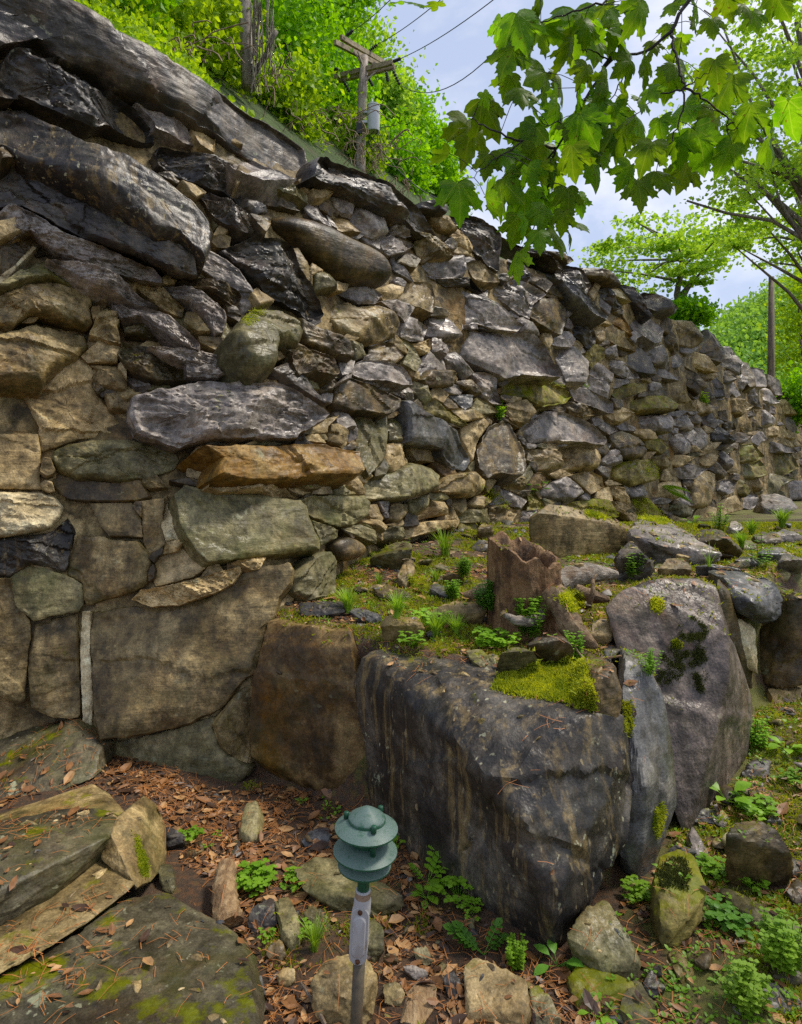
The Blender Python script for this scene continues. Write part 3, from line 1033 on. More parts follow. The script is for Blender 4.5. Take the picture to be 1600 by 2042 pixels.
gx = axis_pts(-400, -2.4, 4.2, 900, 0.03)
gy = axis_pts(-60, 1.1, 7.5, 1200, 0.03)
X, Y = np.meshgrid(gx, gy)
Zg = ground_z(X, Y)
V = np.stack([X, Y, Zg], -1).reshape(-1, 3)
nx = len(gx)
i = np.arange(len(gy) - 1)[:, None]; k = np.arange(nx - 1)[None]
Q = np.stack([i * nx + k, i * nx + k + 1, (i + 1) * nx + k + 1, (i + 1) * nx + k], -1).reshape(-1, 4)
t = NT('forest_soil')
geo = t.n('NewGeometry'); P = geo.outputs['Position']
n1 = t.noise(P, 3.0, 8, 0.65); n2 = t.noise(P, 42.0, 6, 0.7)
base = t.ramp(n1, (0.3, (0.030, 0.018, 0.010)), (0.5, (0.062, 0.038, 0.020)), (0.68, (0.115, 0.072, 0.036)))
base = t.mix(t.ramp(n2, (0.45, 0.0), (0.6, 0.8)), base, (0.14, 0.062, 0.020))
mo = t.noise(P, 1.6, 7, 0.7)
sx = t.n('SeparateXYZ', None, i0=P)
right = t.math('MULTIPLY_ADD', t.n('MapRange', None, Value=sx.outputs[0], i1=0.7, i2=1.6).outputs[0], 0.15, 0.0)
base = t.mix(t.ramp(t.math('ADD', mo, right), (0.56, 0.0), (0.64, 0.85)), base, t.mix(n2, (0.055, 0.075, 0.008), (0.19, 0.19, 0.02)))
bp = t.n('Bump', None, Strength=0.9, Distance=0.03, Height=t.noise(P, 30.0, 9, 0.75))
M_SOIL = t.end(t.n('BsdfPrincipled', None, Base_Color=base, Roughness=0.7, Normal=bp.outputs[0]).outputs[0])
ground = tag(obj_np('ground', V, [Q], M_SOIL, origin=(0, 0, 0)), kind='structure')


def ground_hit(px, py):
    """where the sight line through a photo pixel meets the ground"""
    d = np.array([(px - 800) / FOC, 1.0, -(py - HOR) / FOC])
    Ys = np.arange(1.0, 40, 0.01)
    g = ground_z(d[0] * Ys, Ys)
    z = CAMZ + d[2] * Ys
    i = np.argmax(z <= g)
    return Ys[i] if (z <= g).any() else 30.0


# ------------------------------------------------------------------ rocks: hulls of measured corner points, worn and broken
_ico = {}


def ico(sub):
    if sub not in _ico:
        bm = bmesh.new()
        bmesh.ops.create_icosphere(bm, subdivisions=sub, radius=1.0)
        bm.verts.ensure_lookup_table()
        _ico[sub] = (np.array([v.co[:] for v in bm.verts]), np.array([[v.index for v in f.verts] for f in bm.faces]))
        bm.free()
    return _ico[sub]


def hull_geo(P, sub=5, rough=1.0, soft=26, seed=0, strata=None, cuts=0):
    P = np.asarray(P, float)
    bm = bmesh.new()
    for p in P:
        bm.verts.new(p)
    r = bmesh.ops.convex_hull(bm, input=bm.verts)
    bm.normal_update()
    c = np.array([v.co[:] for v in bm.verts if v.link_faces]).mean(0)
    N, D = [], []
    for f in bm.faces:
        n = np.array(f.normal[:]); d = n @ np.array(f.verts[0].co[:])
        if n @ c > d:
            n, d = -n, -d
        if any(n @ m > 0.985 and abs(d - e) < 0.03 for m, e in zip(N, D)):
            continue
        N.append(n); D.append(d)
    bm.free()
    rc = np.random.default_rng(seed + 5)
    for _ in range(cuts):
        d = rc.normal(size=3); d /= np.linalg.norm(d)
        sup = ((P - c) @ d).max()
        N.append(d); D.append(c @ d + sup * rc.uniform(0.86, 0.99))
    N = np.array(N); D = np.array(D)
    gap = np.maximum(D - N @ c, 0.004)
    X = P - c
    ev, evec = np.linalg.eigh(np.cov(X.T))
    S = np.sqrt(np.maximum(ev, 1e-6)); S = S / S.max(); S = np.maximum(S, 0.12)
    dirs, F = ico(sub)
    dv = (dirs * S) @ evec.T
    if np.linalg.det(evec) < 0:
        F = F[:, ::-1]
    soft = soft * 3.2
    q = np.clip(dv @ N.T / gap, 0, None)
    qm = q.max(1)
    tt = 1.0 / (qm * ((q / qm[:, None]) ** soft).sum(1) ** (1.0 / soft))
    V = c + dv * tt[:, None]
    size = float(np.cbrt(np.prod(np.ptp(P, axis=0) + 0.02)))
    nrm = dv / np.linalg.norm(dv, axis=1)[:, None]
    o = (seed % 91) * 2.37
    a = fbm(V * (2.6 / size) + o, 5, 0.55) * 0.04 * size * rough
    b = ridged(V * (5.0 / size + 3) + o, 5, 0.55) * min(0.022 * size, 0.012) * rough
    V = V + nrm * (a + b)[:, None]
    rf = np.random.default_rng(seed + 11)
    for _ in range(7):
        d = unit(rf.normal(size=3) * np.array([0.6, 0.6, 1.0]))
        q_ = (V - c) @ d / size
        wob = 0.12 * fbm(V * (2.2 / size) + rf.uniform(0, 40), 4, 0.6)
        am_ = rf.choice([-1, 1]) * rf.uniform(0.008, 0.028) * size * min(rough, 1.2)
        V = V + nrm * (am_ * sstep(-0.012, 0.012, q_ + wob - rf.uniform(-0.4, 0.4)))[:, None]
    if strata is not None:
        sv = unit(np.asarray(strata[:3], float)); fr = strata[3]
        ph = V @ sv * fr + 1.3 * fbm(V * (2.0 / size) + o, 3)
        stp = np.floor(ph) + sstep(0.7, 1.0, ph - np.floor(ph)) - ph
        V = V + nrm * (stp * 0.45 / fr * rough * 0.35)[:, None]
    return V, [F]


def rock(name, label, tone, P, cat='rock', sub=5, rough=1.0, soft=26, group=None, strata=None, cuts=9):
    V, fs = hull_geo(P, sub, rough, soft, seed=sum(map(ord, label)), strata=strata, cuts=cuts)
    base = np.array([V[:, 0].mean(), V[:, 1].mean(), V[:, 2].min()])
    return tag(obj_np(name, V, fs, SM[tone], origin=base, smooth='sharp'), label, cat, group)


def P3(s):
    """px,py,Y triples"""
    return np.array([pix(*[float(a) for a in t.split(',')]) for t in s.split()])


def with_back(P, dy=0.45, dx=0.0, dz=-0.04):
    return np.vstack([P, P + np.array([dx, dy, dz])])


# boulders that hold the terrace
rock('boulder', 'largest dark boulder behind the garden lamp, streaked brown and black with a wet ridge', 'z',
     np.vstack([P3('676,1286,3.10 690,1400,3.06 850,1342,2.84 960,1384,2.62 1080,1408,2.44 1180,1432,2.36 1236,1452,2.38 722,1600,3.06 736,1650,2.94 800,1715,2.7 900,1800,2.42 1000,1868,2.24 1108,1935,2.13 1112,1990,2.14 1150,1905,2.16 1205,1790,2.22 1244,1700,2.32 1258,1600,2.4 1248,1500,2.42 1035,1560,2.17 1090,1720,2.04 1112,1850,2.05 985,1440,2.40'),
                P3('720,1268,3.3 950,1302,3.1 1195,1330,2.75 1240,1375,2.68'), np.array([(0.0, 3.4, 0.1), (0.55, 2.75, 0.0), (0.92, 2.75, 0.35)])]),
     'boulder', sub=6, rough=0.75, soft=60, cuts=15)
rock('boulder', 'brown stained block with a squared top left of the largest dark boulder', 'u',
     with_back(P3('530,1244,3.32 700,1258,3.14 716,1300,3.08 728,1350,3.05 742,1500,3.02 752,1612,3.02 610,1600,3.1 510,1535,3.22 498,1480,3.25 503,1350,3.28 518,1290,3.3'), 0.4), 'boulder', sub=6, rough=0.6, soft=44)
rock('boulder', 'grey-green upright wedge of stone between the largest boulder and the tall mossy slab', 's',
     with_back(P3('1248,1322,2.72 1292,1336,2.78 1322,1400,2.74 1342,1500,2.68 1348,1600,2.64 1312,1700,2.6 1272,1795,2.5 1240,1765,2.5 1236,1640,2.5 1246,1500,2.55 1240,1400,2.62 1290,1560,2.46'), 0.35, 0.1), 'boulder', sub=5, rough=0.8, soft=40)
rock('boulder', 'stone with a pale round lichen spot perched on the right end of the largest boulder', 'd',
     with_back(P3('1186,1332,2.5 1232,1324,2.55 1248,1380,2.5 1234,1452,2.44 1176,1424,2.42 1150,1392,2.45 1205,1360,2.42'), 0.25), 'boulder', sub=5, rough=0.8, soft=30)
rock('boulder', 'tall upright lilac-grey slab with dark moss patches and a tan right side', 'w',
     np.vstack([P3('1206,1212,3.15 1236,1180,3.2 1310,1156,3.25 1390,1151,3.3 1430,1171,3.22 1452,1270,3.05 1458,1345,3.0 1502,1385,3.3 1506,1430,3.3 1492,1540,3.22 1440,1612,3.0 1370,1676,2.78 1344,1605,2.82 1338,1500,2.88 1300,1400,2.95 1268,1310,3.05 1224,1270,3.1'),
                P3('1310,1150,3.6 1420,1160,3.6 1500,1390,3.7'), np.array([(1.3, 3.5, 0.0), (1.8, 3.6, 0.0)])]), 'boulder', sub=6, rough=0.6, soft=60, cuts=6)
rock('boulder', 'dark chunky block with pitted face on the terrace edge right of the tall slab', 's',
     with_back(P3('1438,1150,3.9 1490,1148,4.0 1542,1160,4.0 1566,1190,3.95 1560,1230,3.85 1536,1254,3.8 1470,1226,3.75 1452,1190,3.78 1500,1200,3.68'), 0.4, 0.1), 'boulder', sub=5, rough=1.1, soft=34)
rock('boulder', 'dark shaded block below the terrace edge at the right border', 'd',
     with_back(P3('1515,1250,4.1 1560,1228,4.0 1592,1180,3.95 1650,1200,3.9 1650,1350,3.85 1576,1374,3.9 1520,1366,4.0 1504,1330,4.05'), 0.5, 0.1), 'boulder', sub=5, rough=0.8, soft=34)
rock('rock', 'pale split shard hanging under the pitted block', 'p',
     with_back(P3('1456,1226,3.82 1512,1250,3.85 1516,1352,3.8 1496,1300,3.76 1472,1326,3.8 1462,1272,3.8'), 0.25, 0.05), 'rock', sub=4, rough=0.6)
rock('rock', 'buff post-shaped stone standing at the right border below the dark block', 't',
     with_back(P3('1540,1386,3.9 1602,1374,3.9 1592,1420,3.8 1586,1472,3.75 1560,1490,3.7 1546,1442,3.8'), 0.25, 0.08), 'rock', sub=4)
rock('rock', 'dark gap-filling stone between the tall slab and the pale shard', 'd',
     with_back(P3('1432,1165,3.75 1456,1185,3.75 1466,1300,3.8 1500,1360,3.9 1515,1440,3.9 1480,1420,3.8 1450,1300,3.7'), 0.3, 0.15), 'rock', sub=4)

# steps at the left border
rock('boulder', 'lichen-blotched grey stone at the foot of the wall on the left border', 'v',
     with_back(P3('-60,1478,3.32 72,1450,3.36 150,1438,3.36 178,1464,3.3 203,1490,3.24 198,1512,3.2 186,1550,3.1 152,1564,3.05 106,1584,3.0 46,1612,2.94 -60,1648,2.85 60,1520,3.12'), 0.3), 'boulder', sub=5, rough=0.7, soft=40)
rock('flat_stone', 'flat brown stone strewn with needles on the upper left step', 'b',
     np.vstack([P3('110,1590,2.85 187,1558,2.95 222,1580,2.9 256,1622,2.72 230,1626,2.68 150,1625,2.66 -60,1680,2.55 -60,1640,2.8'), P3('110,1620,2.8 250,1650,2.68 -60,1720,2.5')]), 'flat stone', sub=5, rough=0.5, soft=40)
rock('flat_stone', 'broad mossy step stone with a dark front edge on the left border', 'v',
     np.vstack([P3('-60,1652,2.42 120,1616,2.56 200,1614,2.58 236,1630,2.52 216,1668,2.38 120,1722,2.24 50,1755,2.15 -60,1795,2.04'), P3('210,1705,2.42 60,1830,2.14 -60,1885,2.03'), np.array([(-1.2, 2.6, 0.0), (-1.9, 2.2, 0.0)])]), 'flat stone', sub=6, rough=0.6, soft=60, strata=(0.2, -0.25, 0.95, 26))
rock('rock', 'brown riser stone under the broad mossy step', 'b',
     with_back(P3('-60,1872,2.06 50,1834,2.13 204,1712,2.4 262,1756,2.3 254,1778,2.25 170,1842,2.1 85,1897,1.97 -60,1975,1.82'), 0.25), 'rock', sub=5, rough=0.5, soft=44)
rock('rock', 'tan wedge of stone with a mossy right side at the end of the step', 'b',
     with_back(P3('236,1632,2.5 251,1622,2.52 271,1642,2.5 296,1702,2.45 294,1762,2.35 276,1777,2.3 262,1750,2.3 204,1708,2.38 224,1665,2.4'), 0.2), 'rock', sub=5, rough=0.6, soft=40)
rock('flat_stone', 'great layered flat stone littered with orange needles in the bottom left corner', 'v',
     np.vstack([P3('240,1795,2.24 330,1784,2.27 392,1850,2.12 456,1868,2.08 482,1902,2.0 512,2050,1.73 500,2120,1.62 -80,2120,1.62 -80,1978,1.84 90,1898,2.0'), P3('500,1910,2.05 524,2060,1.75'), np.array([(-1.3, 1.7, -0.1), (-0.5, 2.3, -0.1)])]), 'flat stone', sub=6, rough=0.75, soft=60, strata=(0.3, -0.35, 0.9, 22), cuts=5)

# loose rocks: outline in the photo, height of the rock (m), how far back its top lies
LOOSE = '''
m|.26|boulder|pale boulder with a mossy cap standing right of the grey-green wedge|1305,1760 1318,1722 1350,1704 1378,1712 1392,1750 1406,1790 1402,1826 1380,1862 1345,1894 1318,1886 1308,1840
o|.22|boulder|olive pointed rock leaning against the foot of the largest boulder|1140,1880 1165,1840 1202,1796 1240,1840 1262,1880 1286,1918 1280,1962 1240,1976 1200,1982 1172,1940
m|.10|rock|low mossy rock in front of the olive pointed rock|1128,1950 1160,1925 1200,1984 1270,1966 1240,2005 1190,2034 1150,2020
d|.40|rock|squarish dark block with a lit top at the right border|1452,1676 1470,1655 1520,1652 1550,1668 1572,1710 1574,1752 1566,1768 1520,1750 1475,1732
o|.07|flat_stone|long thin slab lying aslant at the right border|1440,1782 1450,1774 1490,1800 1560,1845 1602,1880 1598,1900 1545,1876 1480,1834
g|.10|rock|small triangular upright slate beside the mossy-capped boulder|1372,1672 1382,1646 1398,1680 1420,1722 1410,1732 1380,1714
s|.06|rock|low wet stone at the foot of the tall slab|1384,1640 1400,1618 1440,1616 1458,1634 1452,1650 1410,1645
o|.06|rock|smooth oval stone in moss near the right border|1464,1575 1490,1560 1525,1572 1546,1596 1530,1606 1495,1592
t|.12|rock|tan flat-topped rock cut by the bottom border right of the lamp|926,1932 944,1920 975,1926 1045,1966 1056,2046 1000,2060 924,2050
o|.08|rock|olive stone leaning on the tan flat-topped rock|1050,1972 1072,1960 1100,1990 1122,2046 1090,2060 1060,2050
k|.05|rock|small dark splinter of slate on bare soil near the bottom right|1280,1975 1298,1940 1330,1978 1300,2002
k|.04|rock|tiny dark chip beside the slate splinter|1302,1935 1316,1930 1322,1950 1308,1958
s|.05|flat_stone|flat grey slate half hidden by plants in the bottom right corner|1500,1976 1540,1962 1600,1996 1604,2022 1560,2030 1515,2000
d|.07|rock|grey rock at the right border above the long thin slab|1566,1780 1590,1758 1612,1775 1612,1815 1585,1806
o|.09|flat_stone|broad flat stone lying just behind the lamp stem|592,1740 620,1712 690,1722 780,1790 806,1812 770,1838 740,1830 690,1818 650,1800 612,1780
b|.20|boulder|rounded speckled rock behind the foot of the lamp pole|616,1962 650,1922 690,1905 730,1912 756,1960 748,2030 720,2060 640,2050 612,2010
o|.14|rock|dark rounded stone right of the lamp's grey box|700,1880 724,1840 748,1838 766,1862 764,1900 748,1935 720,1930 705,1910
k|.10|rock|dark angular stone left of the lamp with a chipped top|492,1850 505,1812 540,1796 556,1810 552,1845 530,1864 505,1862
o|.10|rock|olive slab fragment leaning on the dark angular stone|548,1800 575,1795 596,1830 598,1890 580,1904 562,1880
o|.07|rock|narrow olive stone just left of the lamp's grey box|602,1826 622,1806 648,1822 664,1858 650,1868 625,1850
k|.11|rock|dark slate ledge stone under the tan wedge of the step|284,1678 300,1660 340,1650 372,1668 366,1686 300,1702
o|.10|rock|stubby olive stone like a cylinder in the leaf litter|314,1740 322,1722 344,1728 350,1770 344,1788 324,1780
s|.09|rock|smooth blue-grey cobble touching the lamp's left side|600,1680 614,1660 640,1654 660,1668 656,1694 625,1702 605,1696
o|.05|flat_stone|flat olive stone with twigs across it left of the lamp|482,1650 490,1606 512,1600 526,1640 520,1684 500,1692 474,1680
t|.07|rock|tan square pebble below the olive slab fragment|550,1950 562,1930 590,1934 590,1962 572,1978 555,1970
b|.06|rock|brown square stone beside the broken pale wood|764,1968 792,1962 808,1988 796,2014 768,2006
g|.05|rock|grey wedge-shaped chip in needles right of the lamp pole|798,1930 820,1922 856,1944 852,1966 825,1958
d|.06|rock|small brown stone right of the rounded speckled rock|762,1908 790,1904 796,1924 770,1932
k|.07|rock|dark slate fragment by the left edge of the tan flat-topped rock|886,1958 905,1946 920,1970 914,2000 892,1994
o|.06|rock|flat olive fragment pointing at the great boulder's foot|822,1896 850,1890 866,1920 852,1936 830,1918
d|.05|rock|dark shard beside the big flat bottom left stone|536,1890 560,1880 572,1912 556,1930 530,1912
s|.05|rock|small bluish stone at the rim of the bottom left stone|508,1960 522,1948 530,1990 516,2004
b|.09|rock|brown rounded rock on the moss behind the largest boulder's left end|760,1262 772,1248 800,1240 832,1238 850,1258 838,1270 800,1284 768,1280
b|.10|rock|long brown rounded rock in the weeds left of the stump|845,1240 880,1216 920,1204 962,1206 974,1218 955,1230 900,1246 870,1252
s|.04|flat_stone|thin grey slate lying on moss left of the brown rounded rock|690,1224 715,1222 745,1230 762,1244 745,1252 715,1240
k|.05|flat_stone|dark flat slab at the foot of the wall behind the grass tuft|598,1212 650,1206 700,1206 694,1228 640,1236 600,1236
o|.12|rock|round olive stone beside the moss cushion on the largest boulder|990,1340 1000,1312 1030,1300 1062,1312 1074,1340 1040,1352
d|.12|rock|domed brown stone in front of the stump|1052,1300 1070,1284 1100,1278 1130,1288 1142,1306 1120,1326 1080,1324
s|.06|flat_stone|flat blue-grey slab with a twig across it beside the tall slab|1148,1302 1170,1294 1238,1290 1240,1306 1220,1332 1180,1326
t|.10|rock|tan broken stone between the root and the tall slab|1160,1280 1180,1250 1200,1240 1226,1244 1226,1276 1205,1292 1170,1294
o|.05|flat_stone|small flat slate left of the round olive stone|932,1310 955,1304 985,1322 1000,1346 975,1346 945,1332
o|.14|rock|olive slab propped at an angle near the foot of the wall|742,1128 790,1092 812,1090 820,1104 790,1122 755,1134
b|.12|rock|upright tan splinter of rock beside the moss ball|790,1170 800,1140 815,1116 826,1124 826,1152 808,1178
d|.05|rock|charred-looking dark slab under the little grass tuft near the wall|736,1176 760,1166 806,1180 832,1196 800,1208 750,1198
s|.05|flat_stone|bluish slate wedge left of the long brown rounded rock|856,1182 868,1168 912,1190 908,1200 880,1194
g|.22|rock|largest lilac slab lying tilted at the foot of the wall right of the stump|1262,1072 1284,1038 1322,1040 1390,1090 1440,1128 1400,1132 1340,1112 1300,1096
k|.20|rock|black pointed rock in front of the tilted lilac slab|1228,1120 1256,1084 1280,1108 1304,1150 1270,1162 1232,1150
b|.08|rock|brown layered rock between the black pointed rock and the tall slab|1312,1140 1335,1124 1360,1122 1382,1142 1376,1152 1320,1152
d|.18|rock|dark jagged rock alone in the grass right of the tilted lilac slab|1380,1090 1402,1066 1430,1062 1450,1082 1480,1110 1468,1116 1420,1112 1385,1104
b|.10|rock|brown block at the end of the tilted lilac slab|1344,1112 1356,1098 1380,1098 1416,1124 1400,1132 1360,1126
g|.09|rock|pale grey peaked stone near the wall foot right of the jagged rock|1454,1056 1458,1044 1470,1042 1486,1056 1470,1070
o|.06|rock|buff flat stone in the grass before the wall's far part|1474,1092 1482,1080 1500,1082 1510,1098 1490,1102
d|.07|rock|dark low stone in the grass at the far right|1500,1076 1520,1064 1550,1070 1556,1086 1520,1090
g|.09|rock|pale roof-shaped stone at the far right of the grass|1542,1080 1562,1058 1590,1072 1606,1084 1570,1086
s|.09|rock|dark-fronted stone by the small upright sprout|1510,1108 1524,1096 1560,1096 1578,1116 1560,1124 1525,1122
s|.06|rock|flat lilac stone left of the small upright sprout|1464,1124 1480,1116 1510,1118 1516,1132 1490,1136
g|.12|rock|grey stone cut by the right border near the terrace edge|1552,1126 1566,1114 1604,1124 1606,1148 1575,1142
o|.08|rock|small layered stone on yellow moss behind the pitted block|1524,1148 1532,1136 1560,1138 1578,1158 1560,1166 1530,1158
s|.07|flat_stone|long dark slate on the terrace behind the tall slab|1380,1136 1420,1130 1470,1136 1484,1146 1460,1152 1400,1146
g|.22|rock|broad lilac block at the foot of the far wall|1508,1010 1516,984 1548,984 1580,996 1592,1014 1560,1026 1520,1022
d|.06|rock|dark stone behind the upright tan splinter|880,1156 900,1148 930,1152 924,1168 890,1166
g|.05|rock|small grey stone behind the tall grass tuft|902,1056 912,1048 926,1050 924,1064 905,1064
b|.12|rock|dark shaded stone left of the stump by the wall foot|952,1060 965,1050 982,1056 984,1078 958,1076
k|.05|rock|small black stone at the lower right foot of the tall slab|1478,1545 1496,1534 1510,1540 1508,1556 1490,1562
k|.09|rock|black shadowed stone right of the tall slab's foot|1488,1530 1510,1516 1540,1520 1534,1548 1505,1554
s|.05|rock|grey stone sunk in clover at the right border|1525,1640 1545,1628 1566,1640 1564,1652 1540,1650
'''
loose_objs = []
for ln in LOOSE.strip().splitlines():
    tone, h, name, label, poly = ln.split('|')
    h = float(h); poly = pts(poly)
    h *= (0.5 if poly[:, 1].max() > 1400 else 0.9)
    pb, pt = poly[:, 1].max(), poly[:, 1].min()
    xb = poly[poly[:, 1] > pb - 0.25 * (pb - pt), 0].mean()
    Yb = ground_hit(xb, pb)
    g = float(ground_z(np.array((xb - 800) / FOC * Yb), np.array(Yb)))
    h = max(h, 0.035)
    wm = np.ptp(poly[:, 0]) / FOC * Yb
    q = []
    xc3 = (poly[:, 0].mean() - 800) / FOC * Yb
    for x, y in poly:
        fr = (pb - y) / (pb - pt)
        z = g + h * min(1.0, fr * 1.45) - 0.01
        v = (y - HOR) / FOC
        Yp = (CAMZ - z) / v
        Yp = min(Yp, Yb + 2.0 * h + 1.1 * wm)
        P = pix(x, y, Yp)
        q.append(P)
        q.append(np.array([xc3 + (P[0] - xc3) * 0.6, max(P[1], Yb) + 0.04, g - 0.06]))
        if fr < 0.3:
            q.append(pix(x + (xb - x) * 0.15, y - 0.2 * (pb - pt), Yp + 0.01))
    wpx = np.ptp(poly[:, 0])
    q = np.array(q) + np.array([0, 0, 0.022 if pb < 1400 else 0.008])
    loose_objs.append(rock(name, label, tone, np.array(q), name.replace('_', ' '), sub=5 if wpx > 60 else 4, rough=1.5, soft=30, cuts=8))

# broken slate and stone scattered over the ground: copies of a few fragments
frag = []
for k in range(7):
    r_ = np.random.default_rng(70 + k)
    p = r_.normal(size=(10, 3)); p /= np.linalg.norm(p, axis=1)[:, None]
    V, fs = hull_geo(p * np.array([1, r_.uniform(0.5, 0.8), r_.uniform(0.2, 0.4)]), 3, 0.8, 40, k, cuts=8)
    frag.append((V, fs))


def scatter(n, label, group, area, sizes, tones, seed):
    r_ = np.random.default_rng(seed)
    k = 0
    while k < n:
        x0, x1, y0, y1, cond = area
        y = r_.uniform(y0, y1); x = r_.uniform(x0, x1)
        if not cond(x, y): continue
        V, fs = frag[r_.integers(7)]
        key = (int(r_.integers(7)), str(r_.choice(list(tones))))
        me = frag_mesh.get(key)
        if me is None:
            me = frag_mesh[key] = mesh_np('stone_fragment', frag[key[0]][0], frag[key[0]][1], 'sharp', [SM[key[1]]])
        s = r_.uniform(*sizes) * (1 if r_.uniform() < 0.75 else 1.6)
        lab = frag_label(x, y, s, key[1], label, sum(sizes) / 2)
        if lab is None: continue
        z = float(ground_z(np.array(x), np.array(y)))
        o = link('stone_fragment', me, None, (x, y, z + 0.12 * s))
        o.rotation_euler = (r_.normal(0, 0.22), r_.normal(0, 0.22), r_.uniform(0, 6.28))
        o.scale = (s, s, s)
        tag(o, lab, 'stone', group)
        frag_objs.append(o); k += 1


frag_mesh, frag_objs = {}, []
ANCH = [(n_, *[float(v) for v in p_.split(',')]) for n_, p_ in (l.split('@') for l in """rotten tree stump@1046,1222
lamp pole@703,2000
tall bright grass tuft@888,1110
domed brown stone@1098,1324
tall upright slab@1330,1150
black pointed rock@1265,1160
tilted lilac slab@1380,1130
dark jagged rock@1430,1114
pitted block@1500,1150
great bottom left stone@480,1900
short tan log@450,1850
dark angular stone@525,1862
rounded speckled rock@690,2040
tan flat-topped rock@985,2030
olive pointed rock@1200,1980
mossy-capped boulder@1350,1894
squarish dark block@1520,1765
long thin slab@1530,1870
triangular slate@1400,1730
smooth oval stone@1510,1602
tan wedge of the step@270,1770
blue-grey cobble@632,1698
stubby olive stone@334,1788
flat stone behind the lamp@700,1830
long brown rounded rock@910,1250
brown rounded rock on moss@805,1282
plank-like slab@1185,1110
thin grey slate@720,1250
leaning olive slab@790,1130
upright tan splinter@808,1176
bluish slate wedge@880,1200
pale peaked stone@1470,1070
roof-shaped pale stone@1575,1086
flat lilac stone@1490,1134
largest boulder's foot@900,1810
slate ledge stone@330,1700
olive slab fragment@575,1902
tan square pebble@570,1976
low mossy rock@1200,2030
low wet stone@1420,1650""".splitlines())]
AP = []
for n_, ax_, ay_ in ANCH:
    Ya = ground_hit(ax_, ay_); AP.append(((ax_ - 800) / FOC * Ya, Ya))
AP = np.array(AP)
TN = {'s': 'bluish-grey', 'g': 'lilac-grey', 'd': 'dark brown', 'b': 'brown', 'o': 'olive', 'k': 'black'}
used_labels = set()


def frag_label(x, y, s, tone, where, seen_):
    d = np.hypot(AP[:, 0] - x, (AP[:, 1] - y))
    for sz in ('', 'small ' if s < seen_ else 'larger '):
        for i in np.argsort(d)[:7]:
            dx, dy = x - AP[i, 0], y - AP[i, 1]
            side = ('right of' if dx > 0 else 'left of') if abs(dx) > abs(dy) * 0.5 else ('behind' if dy > 0 else 'in front of')
            near = 'just ' if d[i] < 0.25 else ''
            lab = f"{sz}{TN[tone]} stone fragment {near}{side} the {ANCH[i][0]}, {where}"
            if lab not in used_labels:
                used_labels.add(lab); return lab
    return None


ed = lambda x, y: float(edge_dist(np.array([x]), np.array([y]))[0])
scatter(95, 'in moss', 'stone fragments strewn on the terrace', (-0.8, 5.0, 2.9, 7.6, lambda x, y: ed(x, y) > 0.12 and -0.12 * y < x < 0.64 * y and math.hypot(x - 0.63, y - 3.35) > 0.3), (0.035, 0.115), 'ssgdbo', 1)
scatter(50, 'in leaf litter', 'stone fragments in the leaf litter', (-0.9, 0.75, 1.5, 3.0, lambda x, y: ed(x, y) < -0.25 and x > -0.42 * y and math.hypot(x + 0.12, y - 1.66) > 0.1), (0.018, 0.045), 'sodbk', 2)
scatter(36, 'on the right slope', 'stone fragments on the mossy right slope', (0.6, 2.6, 1.7, 4.2, lambda x, y: ed(x, y) < -0.2 and 0.33 * y < x < 0.64 * y), (0.03, 0.085), 'sodbg', 3)

# the plank-like stone slab behind the stump
rock('flat_stone', 'long plank-like stone slab set on edge behind the stump', 'b',
     with_back(P3('1050,1040,4.9 1075,1022,4.9 1130,1030,5.0 1232,1042,5.2 1258,1050,5.22 1257,1088,5.22 1240,1098,5.2 1112,1118,4.95 1060,1120,4.9'), 0.16, 0.05, 0.01), 'flat stone', sub=5, rough=0.35, soft=60)
# ------------------------------------------------------------------ the path light
def simple_mat(name, c, rough=0.5, metal=0.0, var=0.3, scale=30.0, c2=None, c2amt=(0.55, 0.65), bump=0.2, spec=0.5, bd=0.004):
    t = NT(name)
    geo = t.n('NewGeometry')
    n = t.noise(geo.outputs['Position'], scale, 6, 0.65)
    base = t.ramp(n, (0.3, tuple(v * (1 - var) for v in c)), (0.7, tuple(min(1, v * (1 + var)) for v in c)))
    if c2:
        n2 = t.noise(geo.outputs['Position'], scale * 0.6, 8, 0.7)
        base = t.mix(t.ramp(n2, (c2amt[0], 0.0), (c2amt[1], 1.0)), base, c2)
    bp = t.n('Bump', None, Strength=bump, Distance=bd, Height=t.noise(geo.outputs['Position'], scale * 2.5, 7, 0.7))
    b = t.n('BsdfPrincipled', None, Base_Color=base, Roughness=rough, Metallic=metal, Normal=bp.outputs[0])
    b.inputs['Specular IOR Level'].default_value = spec
    return t.end(b.outputs[0])


M_GREEN = simple_mat('weathered_green_paint', (0.010, 0.075, 0.034), 0.42, var=0.35, scale=60, bump=0.1)
def chalk_mat():
    """green paint gone chalky grey where rain and sun reach it (upper faces)"""
    t = NT('chalked_green_paint')
    geo = t.n('NewGeometry')
    nz = t.n('SeparateXYZ', None, i0=geo.outputs['Normal']).outputs[2]
    n = t.noise(geo.outputs['Position'], 45, 7, 0.7)
    f = t.ramp(t.math('ADD', t.math('MULTIPLY', nz, 0.35), n), (0.58, 0.0), (0.78, 1.0))
    c = t.mix(f, (0.010, 0.080, 0.034), (0.12, 0.175, 0.145))
    c = t.mix(t.ramp(t.noise(geo.outputs['Position'], 320, 2, 0.5), (0.52, 0.0), (0.62, 0.45)), c, (0.03, 0.13, 0.08))
    bp = t.n('Bump', None, Strength=0.15, Distance=0.002, Height=n)
    return t.end(t.n('BsdfPrincipled', None, Base_Color=c, Roughness=0.5, Normal=bp.outputs[0]).outputs[0])


